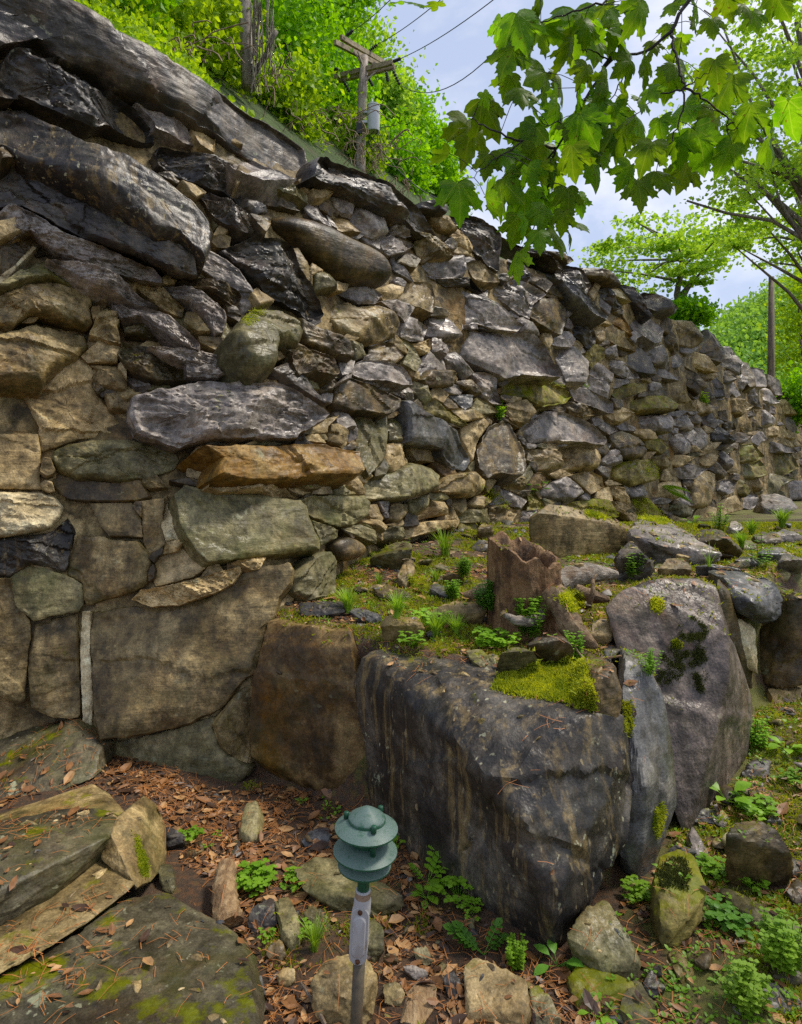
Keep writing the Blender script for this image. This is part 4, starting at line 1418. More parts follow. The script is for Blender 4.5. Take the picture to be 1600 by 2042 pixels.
M_CHALK = chalk_mat()
M_PIPE = simple_mat('rusty_conduit', (0.085, 0.066, 0.038), 0.6, 0.0, 0.4, 40, (0.09, 0.04, 0.018))
M_CAST = simple_mat('dull_cast_aluminium', (0.40, 0.39, 0.38), 0.55, 0.0, 0.10, 14, (0.26, 0.20, 0.15), (0.6, 0.7), bump=0.0)
M_COLLAR = simple_mat('rust_stained_collar', (0.30, 0.21, 0.14), 0.6, 0.0, 0.25, 60, (0.18, 0.085, 0.035), bump=0.05)
M_RUST = simple_mat('rusty_screw', (0.10, 0.04, 0.015), 0.8, 0.2)

LY = 1.66
lb = pix(703, 2185, LY)
lt = pix(733, 1612, LY)
light = thing('path_light', 'green three-tier pagoda garden light on a grey conduit pole', 'garden light', (lb[0], LY, 0.0))
ax_l = unit(lt - lb)


def lamp_at(py):
    """point on the leaning axis at photo row py"""
    f = (py - 2185) / (1612 - 2185)
    return lb + (lt - lb) * f


def rot_to(V, axis, at):
    z = unit(axis); x = unit(np.cross([0, 1, 0], z)); y = np.cross(z, x)
    return V[:, :1] * x + V[:, 1:2] * y + V[:, 2:3] * z + at


S = LY / FOC                                               # metres per photo pixel at the light
a = lamp_at(1915); b0 = lamp_at(2195)
V, fs = tube(np.array([b0 - np.array([0, 0, 0.12]), b0 * 0.5 + a * 0.5, a + np.array([0, 0, 0.01])]), 12.0 * S, 20)
obj_np('pole', V, fs, M_PIPE, light)
# conduit body: neck, oblong box with a raised cover and two screws
a, b = lamp_at(1772), lamp_at(1820)
A = Acc()
A.add(*lathe([(0, 0.0), (16.5 * S, 0.0), (17 * S, 4 * S), (17 * S, 30 * S), (15 * S, 34 * S), (15 * S, 48 * S), (11.5 * S, 49 * S), (0, 49 * S)], 28))
V = rot_to(np.concatenate(A.V), ax_l, lamp_at(1822)); obj_np('conduit_neck', V, A.F, M_CAST, light)
V, fs = lathe([(0, 0), (15.5 * S, 0), (15.8 * S, 2 * S), (15.5 * S, 12 * S), (12.5 * S, 14 * S), (0, 14 * S)], 24)
obj_np('collar', rot_to(V, ax_l, lamp_at(1789)), fs, M_COLLAR, light, smooth='sharp')


def stadium(w, h, n=14):
    a1 = np.linspace(0, np.pi, n); a2 = np.linspace(np.pi, 2 * np.pi, n)
    return np.vstack([np.c_[w * np.cos(a1), (h - w) + w * np.sin(a1)], np.c_[w * np.cos(a2), -(h - w) + w * np.sin(a2)]])


def prism(outlines):
    """stack of (outline, depth) loops, closed at both ends; depth runs along -Y"""
    n = len(outlines[0][0])
    V = np.concatenate([np.c_[o[:, 0], np.full(n, -d), o[:, 1]] for o, d in outlines])
    F = []
    for i in range(len(outlines) - 1):
        for k in range(n):
            k2 = (k + 1) % n
            F.append((i * n + k, i * n + k2, (i + 1) * n + k2, (i + 1) * n + k))
    V = np.vstack([V, V[:n].mean(0), V[-n:].mean(0)])
    m = n * len(outlines)
    T = [(m, (k + 1) % n, k) for k in range(n)] + [(m + 1, m - n + k, m - n + (k + 1) % n) for k in range(n)]
    return V, [np.array(F), np.array(T)]


cb = lamp_at(1857) + np.array([-0.003, 0, 0])
lean = ax_l
def lamp_local(V, at):
    z = lean; y = unit(np.array([0.06, 1.0, 0]) - z * np.dot(z, np.array([0.06, 1.0, 0]))); x = np.cross(y, z)
    return V[:, :1] * x + V[:, 1:2] * y + V[:, 2:3] * z + at
V, fs = prism([(stadium(17 * S, 57 * S), -0.024), (stadium(17.5 * S, 58 * S), 0.012), (stadium(16.5 * S, 57 * S), 0.016)])
box = obj_np('conduit_box', lamp_local(V, cb), fs, M_CAST, light, smooth='sharp')
V, fs = prism([(stadium(18 * S, 57 * S), 0.016), (stadium(18 * S, 57 * S), 0.019), (stadium(17.2 * S, 56 * S), 0.0205), (stadium(13.5 * S, 42 * S), 0.0208), (stadium(12.2 * S, 40 * S), 0.025), (stadium(11 * S, 38.5 * S), 0.0262)])
cover = obj_np('cover', lamp_local(V, cb), fs, M_CAST, box, smooth='sharp')
for sgn in (1, -1):
    V, fs = lathe([(0, 0.004), (4.2 * S, 0.0035), (5.0 * S, 0.0), (0, -0.002)], 14)
    V = np.c_[V[:, 0], -V[:, 2] - 0.0215, V[:, 1] + sgn * 48.5 * S]
    obj_np('screw', lamp_local(V, cb), fs, M_RUST, box)
V, fs = lathe([(0, 0), (12.0 * S, 0), (12.0 * S, 34 * S), (15 * S, 40 * S), (30 * S, 52 * S), (0, 54 * S)], 28)
obj_np('stem', rot_to(V, ax_l, lamp_at(1775)), fs, M_GREEN, light, smooth='sharp')


def tier(name, py, w, drop):
    r = w * S
    prof = [(0.0, 6 * S), (r * 0.50, 6 * S), (r * 0.62, 4.5 * S), (r * 0.9, -drop * 0.55 * S), (r, -drop * S), (r * 1.0, -(drop + 3) * S), (r * 0.96, -(drop + 3) * S), (r * 0.60, 0.0), (0.0, 0.5 * S)]
    V, fs = lathe(prof, 48)
    return obj_np(name, rot_to(V, ax_l, lamp_at(py)), fs, M_CHALK, light, smooth='sharp')


tier('tier', 1716, 53, 7)
tier('tier', 1686, 64, 9)
tier('tier', 1641, 63, 9)
# lens column between the tiers, posts, cap
V, fs = lathe([(0, 0), (30 * S, 0), (31 * S, 12 * S), (26 * S, 16 * S), (26 * S, 34 * S), (29 * S, 38 * S), (29 * S, 80 * S), (0, 80 * S)], 32)
obj_np('lens_column', rot_to(V, ax_l, lamp_at(1722)), fs, M_GREEN, light, smooth='sharp')
for py, r, h in ((1712, 40, 30), (1681, 44, 38), (1637, 42, 12)):
    for k in range(3):
        an = 0.9 + k * 2.094
        c = lamp_at(py) + rot_to(np.array([[r * S * math.cos(an), r * S * math.sin(an), 0]]), ax_l, np.zeros(3))[0]
        V, fs = lathe([(0, 0), (5.5 * S, 0), (5.5 * S, h * S), (3.5 * S, (h + 1.5) * S), (0, (h + 1) * S)], 12)
        obj_np('post', rot_to(V, ax_l, c), fs, M_GREEN, light)
V, fs = lathe([(0, 0), (34 * S, 0), (37.5 * S, 2 * S), (37.5 * S, 9 * S), (36 * S, 11.5 * S), (28 * S, 17 * S), (16 * S, 25 * S), (6 * S, 30 * S), (0, 31 * S)], 44)
obj_np('cap', rot_to(V, ax_l, lamp_at(1640)), fs, M_CHALK, light, smooth='sharp')

# ------------------------------------------------------------------ wood: stump, roots, driftwood
def wood_mat(name, c1, c2, c3, stretch=(26, 26, 2.2), rough=0.75):
    t = NT(name)
    geo = t.n('NewGeometry')
    P = geo.outputs['Position']
    s = t.n('VectorMath', {'operation': 'MULTIPLY'}, i0=P, i1=stretch).outputs[0]
    n = t.noise(s, 1.0, 7, 0.68, 0.6)
    base = t.ramp(n, (0.33, c1), (0.48, c2), (0.66, c3))
    n2 = t.noise(P, 9.0, 6, 0.65)
    base = t.mix(t.ramp(n2, (0.5, 0.0), (0.62, 0.75)), base, c1)
    base = t.mix(t.ramp(t.noise(P, 5.0, 6, 0.7), (0.56, 0.0), (0.64, 0.6)), base, (0.15, 0.075, 0.018))
    bp = t.n('Bump', None, Strength=0.9, Distance=0.012, Height=t.math('ADD', n, t.noise(P, 70, 6, 0.7)))
    return t.end(t.n('BsdfPrincipled', None, Base_Color=base, Roughness=rough, Normal=bp.outputs[0]).outputs[0])


M_STUMP = wood_mat('rotten_stump_wood', (0.035, 0.017, 0.006), (0.17, 0.085, 0.030), (0.33, 0.20, 0.09), (13, 13, 6))
M_ROOT = wood_mat('weathered_root_wood', (0.05, 0.028, 0.013), (0.20, 0.125, 0.06), (0.34, 0.25, 0.14), (20, 20, 20))
M_GREYW = wood_mat('bleached_grey_wood', (0.10, 0.08, 0.06), (0.27, 0.225, 0.17), (0.42, 0.37, 0.30), (14, 60, 60))
M_TANW = wood_mat('tan_rotten_wood', (0.13, 0.07, 0.028), (0.33, 0.20, 0.085), (0.50, 0.35, 0.18), (40, 9, 40))

sc = pix(1046, 1222, 3.35)
st_r = 0.176
stump = thing('tree_stump', 'rotten hollow tree stump with a ragged rim on the terrace', 'stump', (sc[0], sc[1], 0.74))
n_a, n_h = 150, 70
aa = np.linspace(0, 2 * np.pi, n_a, endpoint=False)
rim = 0.41 + 0.055 * np.cos(aa - R(140)) + 0.05 * perlin(np.c_[np.cos(aa) * 2, np.sin(aa) * 2, np.full(n_a, 4.0)]) + 0.010 * fbm(np.c_[np.cos(aa) * 9, np.sin(aa) * 9, np.full(n_a, 1.7)], 4, 0.7)
rows = []
for j in range(n_h):
    f = j / (n_h - 1)
    z = -0.08 + f * (rim + 0.08)
    flare = 1 + 0.30 * np.exp(-np.clip(z + 0.05, 0, 9) / 0.055) * (0.6 + 0.5 * np.cos(aa * 3 + 0.6)) - 0.05 * f
    r = st_r * flare * 0.93 / (np.abs(np.cos(aa - 0.35)) ** 4 + np.abs(np.sin(aa - 0.35)) ** 4) ** 0.25
    p = np.c_[np.cos(aa) * 2.4, np.sin(aa) * 2.4, z * 4.0 + 0 * aa]
    r = r + 0.020 * fbm(p, 5, 0.62) + 0.006 * ridged(np.c_[np.cos(aa) * 7, np.sin(aa) * 7, z * 12], 4, 0.65)
    rows.append(np.c_[r * np.cos(aa), r * np.sin(aa), z])
for j, (rf, dz) in enumerate([(0.90, 0.004), (0.80, -0.012), (0.72, -0.05), (0.66, -0.12), (0.6, -0.2), (0.5, -0.27), (0.2, -0.30)]):
    top = rows[n_h - 1]
    jit = 0.035 * fbm(np.c_[np.cos(aa) * 2.5, np.sin(aa) * 2.5, np.full(n_a, 7.0 + j * 0.4)], 3)
    rows.append(np.c_[top[:, 0] * (rf + jit), top[:, 1] * (rf + jit), np.maximum(top[:, 2] + dz + 0.010 * fbm(np.c_[np.cos(aa) * 9, np.sin(aa) * 9, np.full(n_a, j * 1.0)], 3), 0.05)])
V = np.concatenate(rows) + np.array([sc[0], sc[1], 0.74])
i = np.arange(len(rows) - 1)[:, None]; k = np.arange(n_a)[None]; k2 = (k + 1) % n_a
Q = np.stack([i * n_a + k, i * n_a + k2, (i + 1) * n_a + k2, (i + 1) * n_a + k], -1).reshape(-1, 4)
obj_np('trunk', V, [Q], M_STUMP, stump, smooth='sharp')


def root_piece(name, p, r, parent=None, mat=M_ROOT, seed=0, sides=14, label=None, cat=None):
    p = np.asarray(p, float)
    s = np.linspace(0, 1, len(p)); ss = np.linspace(0, 1, len(p) * 6)
    q = np.stack([np.interp(ss, s, p[:, c]) for c in range(3)], 1)
    for _ in range(3):
        q[1:-1] = (q[:-2] + q[1:-1] * 2 + q[2:]) / 4
    rr = np.interp(ss, s, r)
    V, fs = tube(q, rr, sides)
    nrm = V[:len(q) * sides] - np.repeat(q, sides, 0)
    a = ridged(V[:len(q) * sides] * np.array([28, 28, 28]) + seed, 4, 0.6)
    V[:len(q) * sides] += nrm * (0.35 * a)[:, None]
    o = obj_np(name, V, fs, mat, parent, origin=None if parent else q[0], smooth='sharp')
    if label: tag(o, label, cat)
    return o


zt = 0.77
root_piece('root', P3('1075,1225,3.25 1105,1190,3.2 1120,1205,3.12 1140,1245,3.02 1165,1275,2.98 1190,1290,2.97'), [0.05, 0.05, 0.05, 0.045, 0.035, 0.012], stump, seed=1)
root_piece('root', P3('1085,1215,3.3 1112,1180,3.28 1128,1215,3.12 1130,1250,3.03 1150,1282,2.98'), [0.05, 0.045, 0.045, 0.04, 0.012], stump, seed=5)
root_piece('root', P3('1080,1225,3.2 1060,1240,3.12 1030,1238,3.1 1000,1222,3.15'), [0.03, 0.022, 0.02, 0.007], stump, M_GREYW, seed=2)
root_piece('root', P3('990,1190,3.45 968,1175,3.5 945,1185,3.5 925,1186,3.5'), [0.05, 0.035, 0.025, 0.01], stump, seed=3)
root_piece('driftwood', P3('1112,1166,3.75 1140,1150,3.8 1180,1142,3.85 1230,1146,3.9'), [0.05, 0.055, 0.05, 0.02], None, M_GREYW, 4, label='grey weathered log lying between the stump and the tall slab', cat='log')
root_piece('driftwood', P3('1150,1178,3.5 1185,1190,3.45 1215,1196,3.45'), [0.03, 0.03, 0.012], None, M_ROOT, 6, label='short brown root end in litter under the grey weathered log', cat='root')
root_piece('stick', P3('1176,1205,3.3 1183,1180,3.3 1182,1160,3.32 1190,1145,3.34'), [0.012, 0.010, 0.009, 0.003], None, M_ROOT, 8, label='upright broken stick beside the grey weathered log', cat='stick')
root_piece('rotten_log', P3('452,1728,2.45 447,1770,2.36 450,1810,2.29 458,1850,2.23'), [0.030, 0.036, 0.04, 0.045], None, M_TANW, 9, label='short tan rotten log lying in leaves by the bottom left stone', cat='log')
V, fs = hull_geo(with_back(P3('800,2040,1.72 818,1985,1.8 835,1968,1.83 868,1974,1.82 866,2000,1.78 838,2050,1.70'), 0.05, 0, -0.03), 5, 1.2, 40, 3)
tag(obj_np('wood_chunk', V, fs, M_TANW, smooth='sharp'), 'pale broken chunk of wood at the bottom border right of the lamp pole', 'wood chunk')
root_piece('twig', P3('1142,1284,2.9 1165,1316,2.84 1200,1314,2.85 1240,1308,2.9 1285,1302,2.98'), [0.004, 0.004, 0.005, 0.004, 0.002], None, M_ROOT, 10, 6, label='thin bent twig lying across the flat blue-grey slab', cat='twig')
root_piece('twig', P3('524,1590,3.05 515,1650,2.86 525,1690,2.74 560,1725,2.62'), [0.003, 0.004, 0.004, 0.002], None, M_ROOT, 11, 6, label='long curved twig over the flat olive stone', cat='twig')
root_piece('twig', P3('600,1960,1.96 632,2010,1.88 650,2045,1.83'), [0.004, 0.005, 0.005], None, M_GREYW, 12, 6, label='grey twig against the rounded speckled rock', cat='twig')
root_piece('twig', P3('850,1880,2.16 870,1925,2.06 900,1980,1.96 906,2020,1.88'), [0.003, 0.004, 0.004, 0.003], None, M_TANW, 13, 6, label='dry straw-coloured stalk lying right of the lamp pole', cat='twig')
root_piece('twig', P3('262,1590,2.98 275,1610,2.93 298,1635,2.85 320,1642,2.82'), [0.002, 0.003, 0.003, 0.002], None, M_TANW, 14, 6, label='pale thin twig against the olive stone at the wall foot', cat='twig')

# ------------------------------------------------------------------ what grows and lies on the ground
def leaf_mat(name, c1, c2, trans=0.45, rough=0.45, scale=6.0, spec=0.4):
    t = NT(name)
    geo = t.n('NewGeometry')
    n = t.noise(geo.outputs['Position'], scale, 4, 0.7)
    rnd = t.n('ObjectInfo').outputs['Random']
    base = t.ramp(n, (0.33, c1), (0.66, c2))
    base = t.n('HueSaturation', None, Value=t.math('MULTIPLY_ADD', rnd, 0.4, 0.8), Color=base).outputs[0]
    b = t.n('BsdfPrincipled', None, Base_Color=base, Roughness=rough)
    b.inputs['Specular IOR Level'].default_value = spec
    tr = t.n('BsdfTranslucent', None, Color=t.mix(1.0, base, (1.5, 1.35, 0.55), 'MULTIPLY'))
    m = t.n('MixShader', None, i0=trans, i1=b.outputs[0], i2=tr.outputs[0])
    return t.end(m.outputs[0])


M_HERB = leaf_mat('herb_leaf', (0.11, 0.25, 0.010), (0.26, 0.46, 0.03), 0.4)
M_GRASS = leaf_mat('grass_blade', (0.14, 0.28, 0.015), (0.32, 0.50, 0.05), 0.4)
M_DARKLEAF = leaf_mat('deep_green_leaf', (0.06, 0.17, 0.012), (0.13, 0.30, 0.03), 0.35)
M_MOSS = leaf_mat('moss', (0.17, 0.24, 0.008), (0.46, 0.50, 0.025), 0.45, 0.8, 9.0)
M_DMOSS = leaf_mat('dark_moss', (0.045, 0.06, 0.006), (0.11, 0.12, 0.012), 0.1, 0.9, 9.0)
LIT = [simple_mat('dead_leaf_rust', (0.20, 0.088, 0.026), 0.55, 0, 0.5, 18), simple_mat('dead_leaf_tan', (0.36, 0.20, 0.075), 0.6, 0, 0.5, 18),
       simple_mat('dead_leaf_dark', (0.055, 0.026, 0.012), 0.45, 0, 0.5, 18), simple_mat('dead_needle', (0.34, 0.125, 0.026), 0.6, 0, 0.4, 18)]


def bvh_of(objs):
    Vs, Fs, n = [], [], 0
    for o in objs:
        if o.type != 'MESH': continue
        me = o.data
        co = np.empty(len(me.vertices) * 3, np.float32); me.vertices.foreach_get('co', co)
        M = np.array(o.matrix_basis)
        w = co.reshape(-1, 3) @ M[:3, :3].T + M[:3, 3]
        if o.parent is not None:
            w = w + np.array(o.parent.location)
        Vs.append(w)
        me.calc_loop_triangles()
        tr = np.empty(len(me.loop_triangles) * 3, np.int32); me.loop_triangles.foreach_get('vertices', tr)
        Fs.append(tr.reshape(-1, 3) + n)
        n += len(w)
    return BVHTree.FromPolygons(np.concatenate(Vs).tolist(), np.concatenate(Fs).tolist(), all_triangles=True)


bpy.context.view_layer.update()
solid = [o for o in col.objects if o.type == 'MESH' and (o.parent is None or o.parent == stump)]
BV = bvh_of(solid)
BW = bvh_of([o for o in wall.children])
CAMV = Vector((0, 0, CAMZ))


def aim(px, py, wall_too=False):
    d = Vector(((px - 800) / FOC, 1.0, -(py - HOR) / FOC)).normalized()
    h = BV.ray_cast(CAMV, d)
    if wall_too:
        h2 = BW.ray_cast(CAMV, d)
        if h2[0] is not None and (h[0] is None or h2[3] < h[3]):
            h = h2
    return h


def drop(x, y):
    return BV.ray_cast(Vector((x, y, 2.2)), Vector((0, 0, -1)))


def lower_mask(x, y):
    return float(edge_dist(np.array([x]), np.array([y]))[0])


# dead leaves, needles: one litter
litter = Acc()
rs = np.random.default_rng(21)


def frame_of(n, ang):
    n = unit(np.array(n)); t = unit(np.cross(n, [0.13, 0.97, 0.2])); b = np.cross(n, t)
    return t * math.cos(ang) + b * math.sin(ang), b * math.cos(ang) - t * math.sin(ang), n


def add_dead_leaf(h, big=1.0):
    t, b, n = frame_of(h[1], rs.uniform(0, 6.28))
    L = rs.uniform(0.012, 0.035) * big; W = L * rs.uniform(0.35, 0.6)
    cu = rs.uniform(-0.2, 0.7) * W; lift = rs.uniform(0.001, 0.012)
    tip = rs.uniform(-0.3, 0.8) * L * 0.5
    p = np.array(h[0]) + n * lift
    V = [p - t * L, p - t * L * 0.35 + b * W + n * cu, p - t * 0.3 * L, p - t * L * 0.35 - b * W + n * cu * rs.uniform(0.2, 1.2),
         p + t * L * 0.4 + b * W * 0.8 + n * (cu + tip * 0.3), p + t * L * 0.4 - b * W * 0.8 + n * (cu * 0.6 + tip * 0.4), p + t * L + n * tip]
    litter.add(V, [np.array([(0, 2, 1), (0, 3, 2), (4, 6, 2), (2, 6, 5), (1, 2, 4), (2, 3, 5)])], int(rs.choice([0, 1, 2], p=[0.5, 0.22, 0.28])))


def add_needle(h, mi=3):
    t, b, n = frame_of(h[1], rs.uniform(0, 6.28))
    L = rs.uniform(0.03, 0.09); w = rs.uniform(0.0006, 0.0012)
    p = np.array(h[0]) + n * rs.uniform(0.001, 0.012)
    c = rs.normal(0, 0.2) * L
    q = [p - t * L / 2, p + b * c * 0.5 + n * 0.004, p + t * L / 2 + b * c * 0.2]
    V = []
    for x in q:
        V += [x - b * w, x + b * w]
    litter.add(V, [np.array([(0, 1, 3, 2), (2, 3, 5, 4)])], mi)


def cand(n, x0, x1, y0, y1, yp=1.0):
    y = y0 + (y1 - y0) * rs.uniform(size=n) ** yp
    x = rs.uniform(x0, x1, n)
    return x, y


def seen(x, y, m=0.66):
    return np.abs(x) < m * y + 0.12


x, y = cand(80000, -2.4, 2.6, 1.35, 4.6)
lm = edge_dist(x, y)
dn = np.where(lm < -0.05, 1.0 - 0.6 * sstep(0.5, 1.3, x), 0.30 + 0.2 * (x > 0.3))
dn = dn * (0.55 + 1.9 * perlin(np.c_[x * 2.3, y * 2.3, np.full(len(x), 5.0)]))
ok = seen(x, y) & (rs.uniform(size=len(x)) < dn)
cnt = 0
gb = ground_z(x, y)
for i in np.flatnonzero(ok):
    if cnt >= 16000: break
    h = drop(x[i], y[i])
    if h[0] is None or h[1].z < 0.5: continue
    # stones keep less litter than soil
    hi = h[0].z - gb[i] > 0.025
    if hi and rs.uniform() < (0.93 if x[i] > -0.9 else 0.75): continue
    if rs.uniform() < (0.30 if hi else 0.52): add_dead_leaf(h, rs.choice([0.35, 0.6, 0.95, 1.3], p=[0.42, 0.36, 0.16, 0.06]))
    else: add_needle(h)
    cnt += 1
x, y = cand(9000, -0.6, 5.0, 3.3, 8.5)
ok = (x < 0.62 * y) & (edge_dist(x, y) > 0)
gb = ground_z(x, y)
for i in np.flatnonzero(ok)[:3600]:
    h = drop(x[i], y[i])
    if h[0] is None or h[1].z < 0.5: continue
    if h[0].z - gb[i] > 0.02 and rs.uniform() < 0.85: continue
    add_dead_leaf(h, rs.choice([0.6, 1.2]))
lo = litter.build('leaf_litter', LIT, smooth=False, origin=(0, 2.5, 0))
lo['kind'] = 'stuff'

# small gravel and stone chips
gr = Acc()
chips = [hull_geo(np.random.default_rng(q).normal(size=(9, 3)) * np.array([1, 0.75, 0.45]), 2, 0.6, 20, q) for q in range(6)]
for _ in range(1500):
    x, y = rs.uniform(-1.4, 3.0), rs.uniform(1.4, 6.5)
    if abs(x) > 0.66 * y: continue
    h = drop(x, y)
    if h[0] is None or h[1].z < 0.75: continue
    V, fs = chips[rs.integers(6)]
    t, b, n = frame_of(h[1], rs.uniform(0, 6.28))
    s = rs.uniform(0.004, 0.017) * (1.4 if y > 3.5 else 1)
    q = np.array(h[0]) + s * (V[:, :1] * t + V[:, 1:2] * b + V[:, 2:3] * n)
    gr.add(q, fs, int(rs.integers(4)))
go = gr.build('stone_chips', [SM['d'], SM['b'], SM['s'], SM['t']], smooth=False, origin=(0, 2.5, 0))
go['kind'] = 'stuff'


# moss: dense short sprigs
def sprigs(A, h, n_, size, spread, mi=0):
    t, b, n = frame_of(h[1], 0)
    n = unit(n + np.array([0, 0, 0.5]))
    for _ in range(n_):
        dx, dy = rs.normal(0, spread, 2)
        p = np.array(h[0]) + t * dx + b * dy
        d = unit(n + rs.normal(0, 0.55, 3))
        s = size * rs.uniform(0.6, 1.5)
        w = unit(np.cross(d, rs.normal(size=3))) * s * 0.24
        A.add([p - w, p + w, p + d * s + w * 0.3, p + d * s * 1.05 - w * 0.3], [np.array([(0, 1, 2, 3)])], mi)


moss = Acc()
y = 1.45 + 7.0 * rs.uniform(size=150000) ** 1.5
x = rs.uniform(-0.62, 0.85, len(y)) * y
lm = edge_dist(x, y)
am = fbm(np.c_[x * 1.7, y * 1.7, np.full(len(x), 9.0)], 4, 0.6)
am = np.where(lm < 0, am + 0.58 * sstep(0.75, 1.4, x) - 0.16, am + 0.12 + 0.10 * (y < 3.9) + 0.12 * sstep(1.4, 2.6, x))
ok = (am > 0.07) & ~((x < -0.75) & (y < 4))
gb = ground_z(x, y)
cnt = 0
for i in np.flatnonzero(ok):
    if cnt >= 54000: break
    h = drop(x[i], y[i])
    if h[0] is None or h[1].z < 0.6: continue
    if h[0].z - gb[i] > 0.014 and rs.uniform() < 0.93: continue
    sprigs(moss, h, 4, 0.007 + 0.0022 * y[i], 0.010 + 0.0025 * y[i])
    cnt += 1
mo_ = moss.build('ground_moss', [M_MOSS], smooth=False, origin=(1, 3, 0))
mo_['kind'] = 'stuff'


def moss_patch(name, label, poly, n_, size, mat, dark_gap=False):
    """a cushion of moss growing on whatever rock stands there"""
    A = Acc()
    p = pts(poly)
    lo_, hi_ = p.min(0), p.max(0)
    k = 0; tries = 0
    while k < n_ and tries < n_ * 6:
        tries += 1
        x, y = rs.uniform(lo_[0], hi_[0]), rs.uniform(lo_[1], hi_[1])
        if not inside(p, x, y): continue
        h = aim(x, y, True)
        if h[0] is None: continue
        if dark_gap and perlin(np.array([[x * 0.05, y * 0.05, 2.2]]))[0] + 0.5 * perlin(np.array([[x * 0.14, y * 0.14, 4.2]]))[0] < 0.02: continue
        sprigs(A, h, 5, size, size * 0.8)
        k += 1
    o = A.build(name, [mat], smooth=False)
    tag(o, label, 'moss', kind='stuff')


moss_patch('moss', 'bright yellow-green moss cushion draped over the top of the largest boulder', '985,1372 1000,1345 1040,1338 1070,1320 1110,1322 1130,1310 1165,1322 1172,1350 1182,1385 1184,1412 1150,1410 1118,1398 1075,1392 1030,1386', 3600, 0.013, M_MOSS)
moss_patch('moss', 'round moss tuft near the top of the tall slab', '1298,1200 1315,1194 1322,1205 1316,1220 1302,1216', 160, 0.011, M_MOSS)
moss_patch('moss', 'dark moss stain high on the tall slab', '1355,1236 1395,1228 1412,1262 1390,1290 1360,1275', 260, 0.008, M_DMOSS, True)
moss_patch('moss', 'small moss ball in the middle of the tall slab', '1340,1282 1352,1274 1360,1288 1348,1295', 90, 0.009, M_MOSS)
moss_patch('moss', 'long dark moss streak down the tall slab', '1366,1290 1402,1285 1412,1325 1410,1385 1392,1380 1382,1340 1366,1325', 420, 0.008, M_DMOSS, True)
moss_patch('moss', 'ragged dark moss patch left on the tall slab', '1318,1300 1345,1286 1372,1300 1365,1335 1345,1368 1310,1362 1315,1330', 380, 0.008, M_DMOSS, True)
moss_patch('moss', 'moss strip on the lower edge of the grey-green wedge', '1306,1620 1318,1602 1326,1612 1322,1650 1310,1672 1304,1650', 260, 0.010, M_MOSS)
moss_patch('moss', 'moss on the crack between the lichen stone and the wedge', '1244,1402 1258,1400 1262,1440 1256,1470 1246,1455', 200, 0.009, M_MOSS)
moss_patch('moss', 'yellow moss ball beside the root of the stump', '1120,1190 1140,1176 1165,1190 1160,1215 1140,1220 1126,1205', 420, 0.012, M_MOSS)
moss_patch('moss', 'round moss ball near the wall foot left of the tall grass', '812,1158 830,1146 850,1152 850,1170 830,1176', 300, 0.013, M_MOSS)
moss_patch('moss', 'moss on the shoulder of the rounded mossy boulder in the wall', '480,640 505,615 535,606 530,622 510,634 520,645 495,650', 420, 0.011, M_MOSS)
moss_patch('moss', 'moss on the brow of the dark block above the terrace', '1055,752 1090,756 1130,770 1132,775 1100,768', 160, 0.016, M_MOSS)
moss_patch('moss', 'wide moss blanket low on the wall behind the plank-like slab', '1175,1000 1215,1000 1234,1030 1215,1034 1170,1032', 500, 0.02, M_MOSS)
moss_patch('moss', 'thick moss at the wall foot between tan flakes and the tilted slab', '1258,995 1290,992 1318,1018 1340,1042 1318,1046 1276,1034', 600, 0.022, M_MOSS)
moss_patch('moss', 'moss on the green slanting stone left of the dark tall wall stone', '960,968 985,975 1018,1002 1012,1016 970,1000', 300, 0.016, M_MOSS)
moss_patch('moss', 'moss on the right side of the big overhanging wall stone', '1280,925 1302,916 1322,936 1316,955 1285,950', 340, 0.022, M_MOSS)
moss_patch('moss', 'moss on the right flank of the tan wedge by the steps', '270,1660 280,1690 294,1720 292,1750 280,1740', 300, 0.008, M_MOSS)
moss_patch('moss', 'moss cap of the pale boulder right of the wedge', '1312,1740 1335,1712 1365,1712 1378,1745 1366,1775 1340,1765 1320,1775', 420, 0.008, M_DMOSS)


# individual plants
def add_leaf(A, p, d, n, L, W, bend=0.3, mi=0, seg=3):
    d = unit(d); s = unit(np.cross(d, n)); n = np.cross(s, d)
    prof = [0.15, 0.85, 1.0, 0.0] if seg == 3 else [0.1, 0.7, 1.0, 0.75, 0.0]
    V, F = [], []
    m = len(prof)
    for i, w in enumerate(prof):
        f = i / (m - 1)
        c = p + d * L * f - n * bend * L * f * f
        V += [c - s * W * w + n * 0.15 * W * w, c, c + s * W * w + n * 0.15 * W * w]
    for i in range(m - 1):
        a = i * 3
        F += [(a, a + 1, a + 4, a + 3), (a + 1, a + 2, a + 5, a + 4)]
    A.add(V, [np.array(F)], mi)


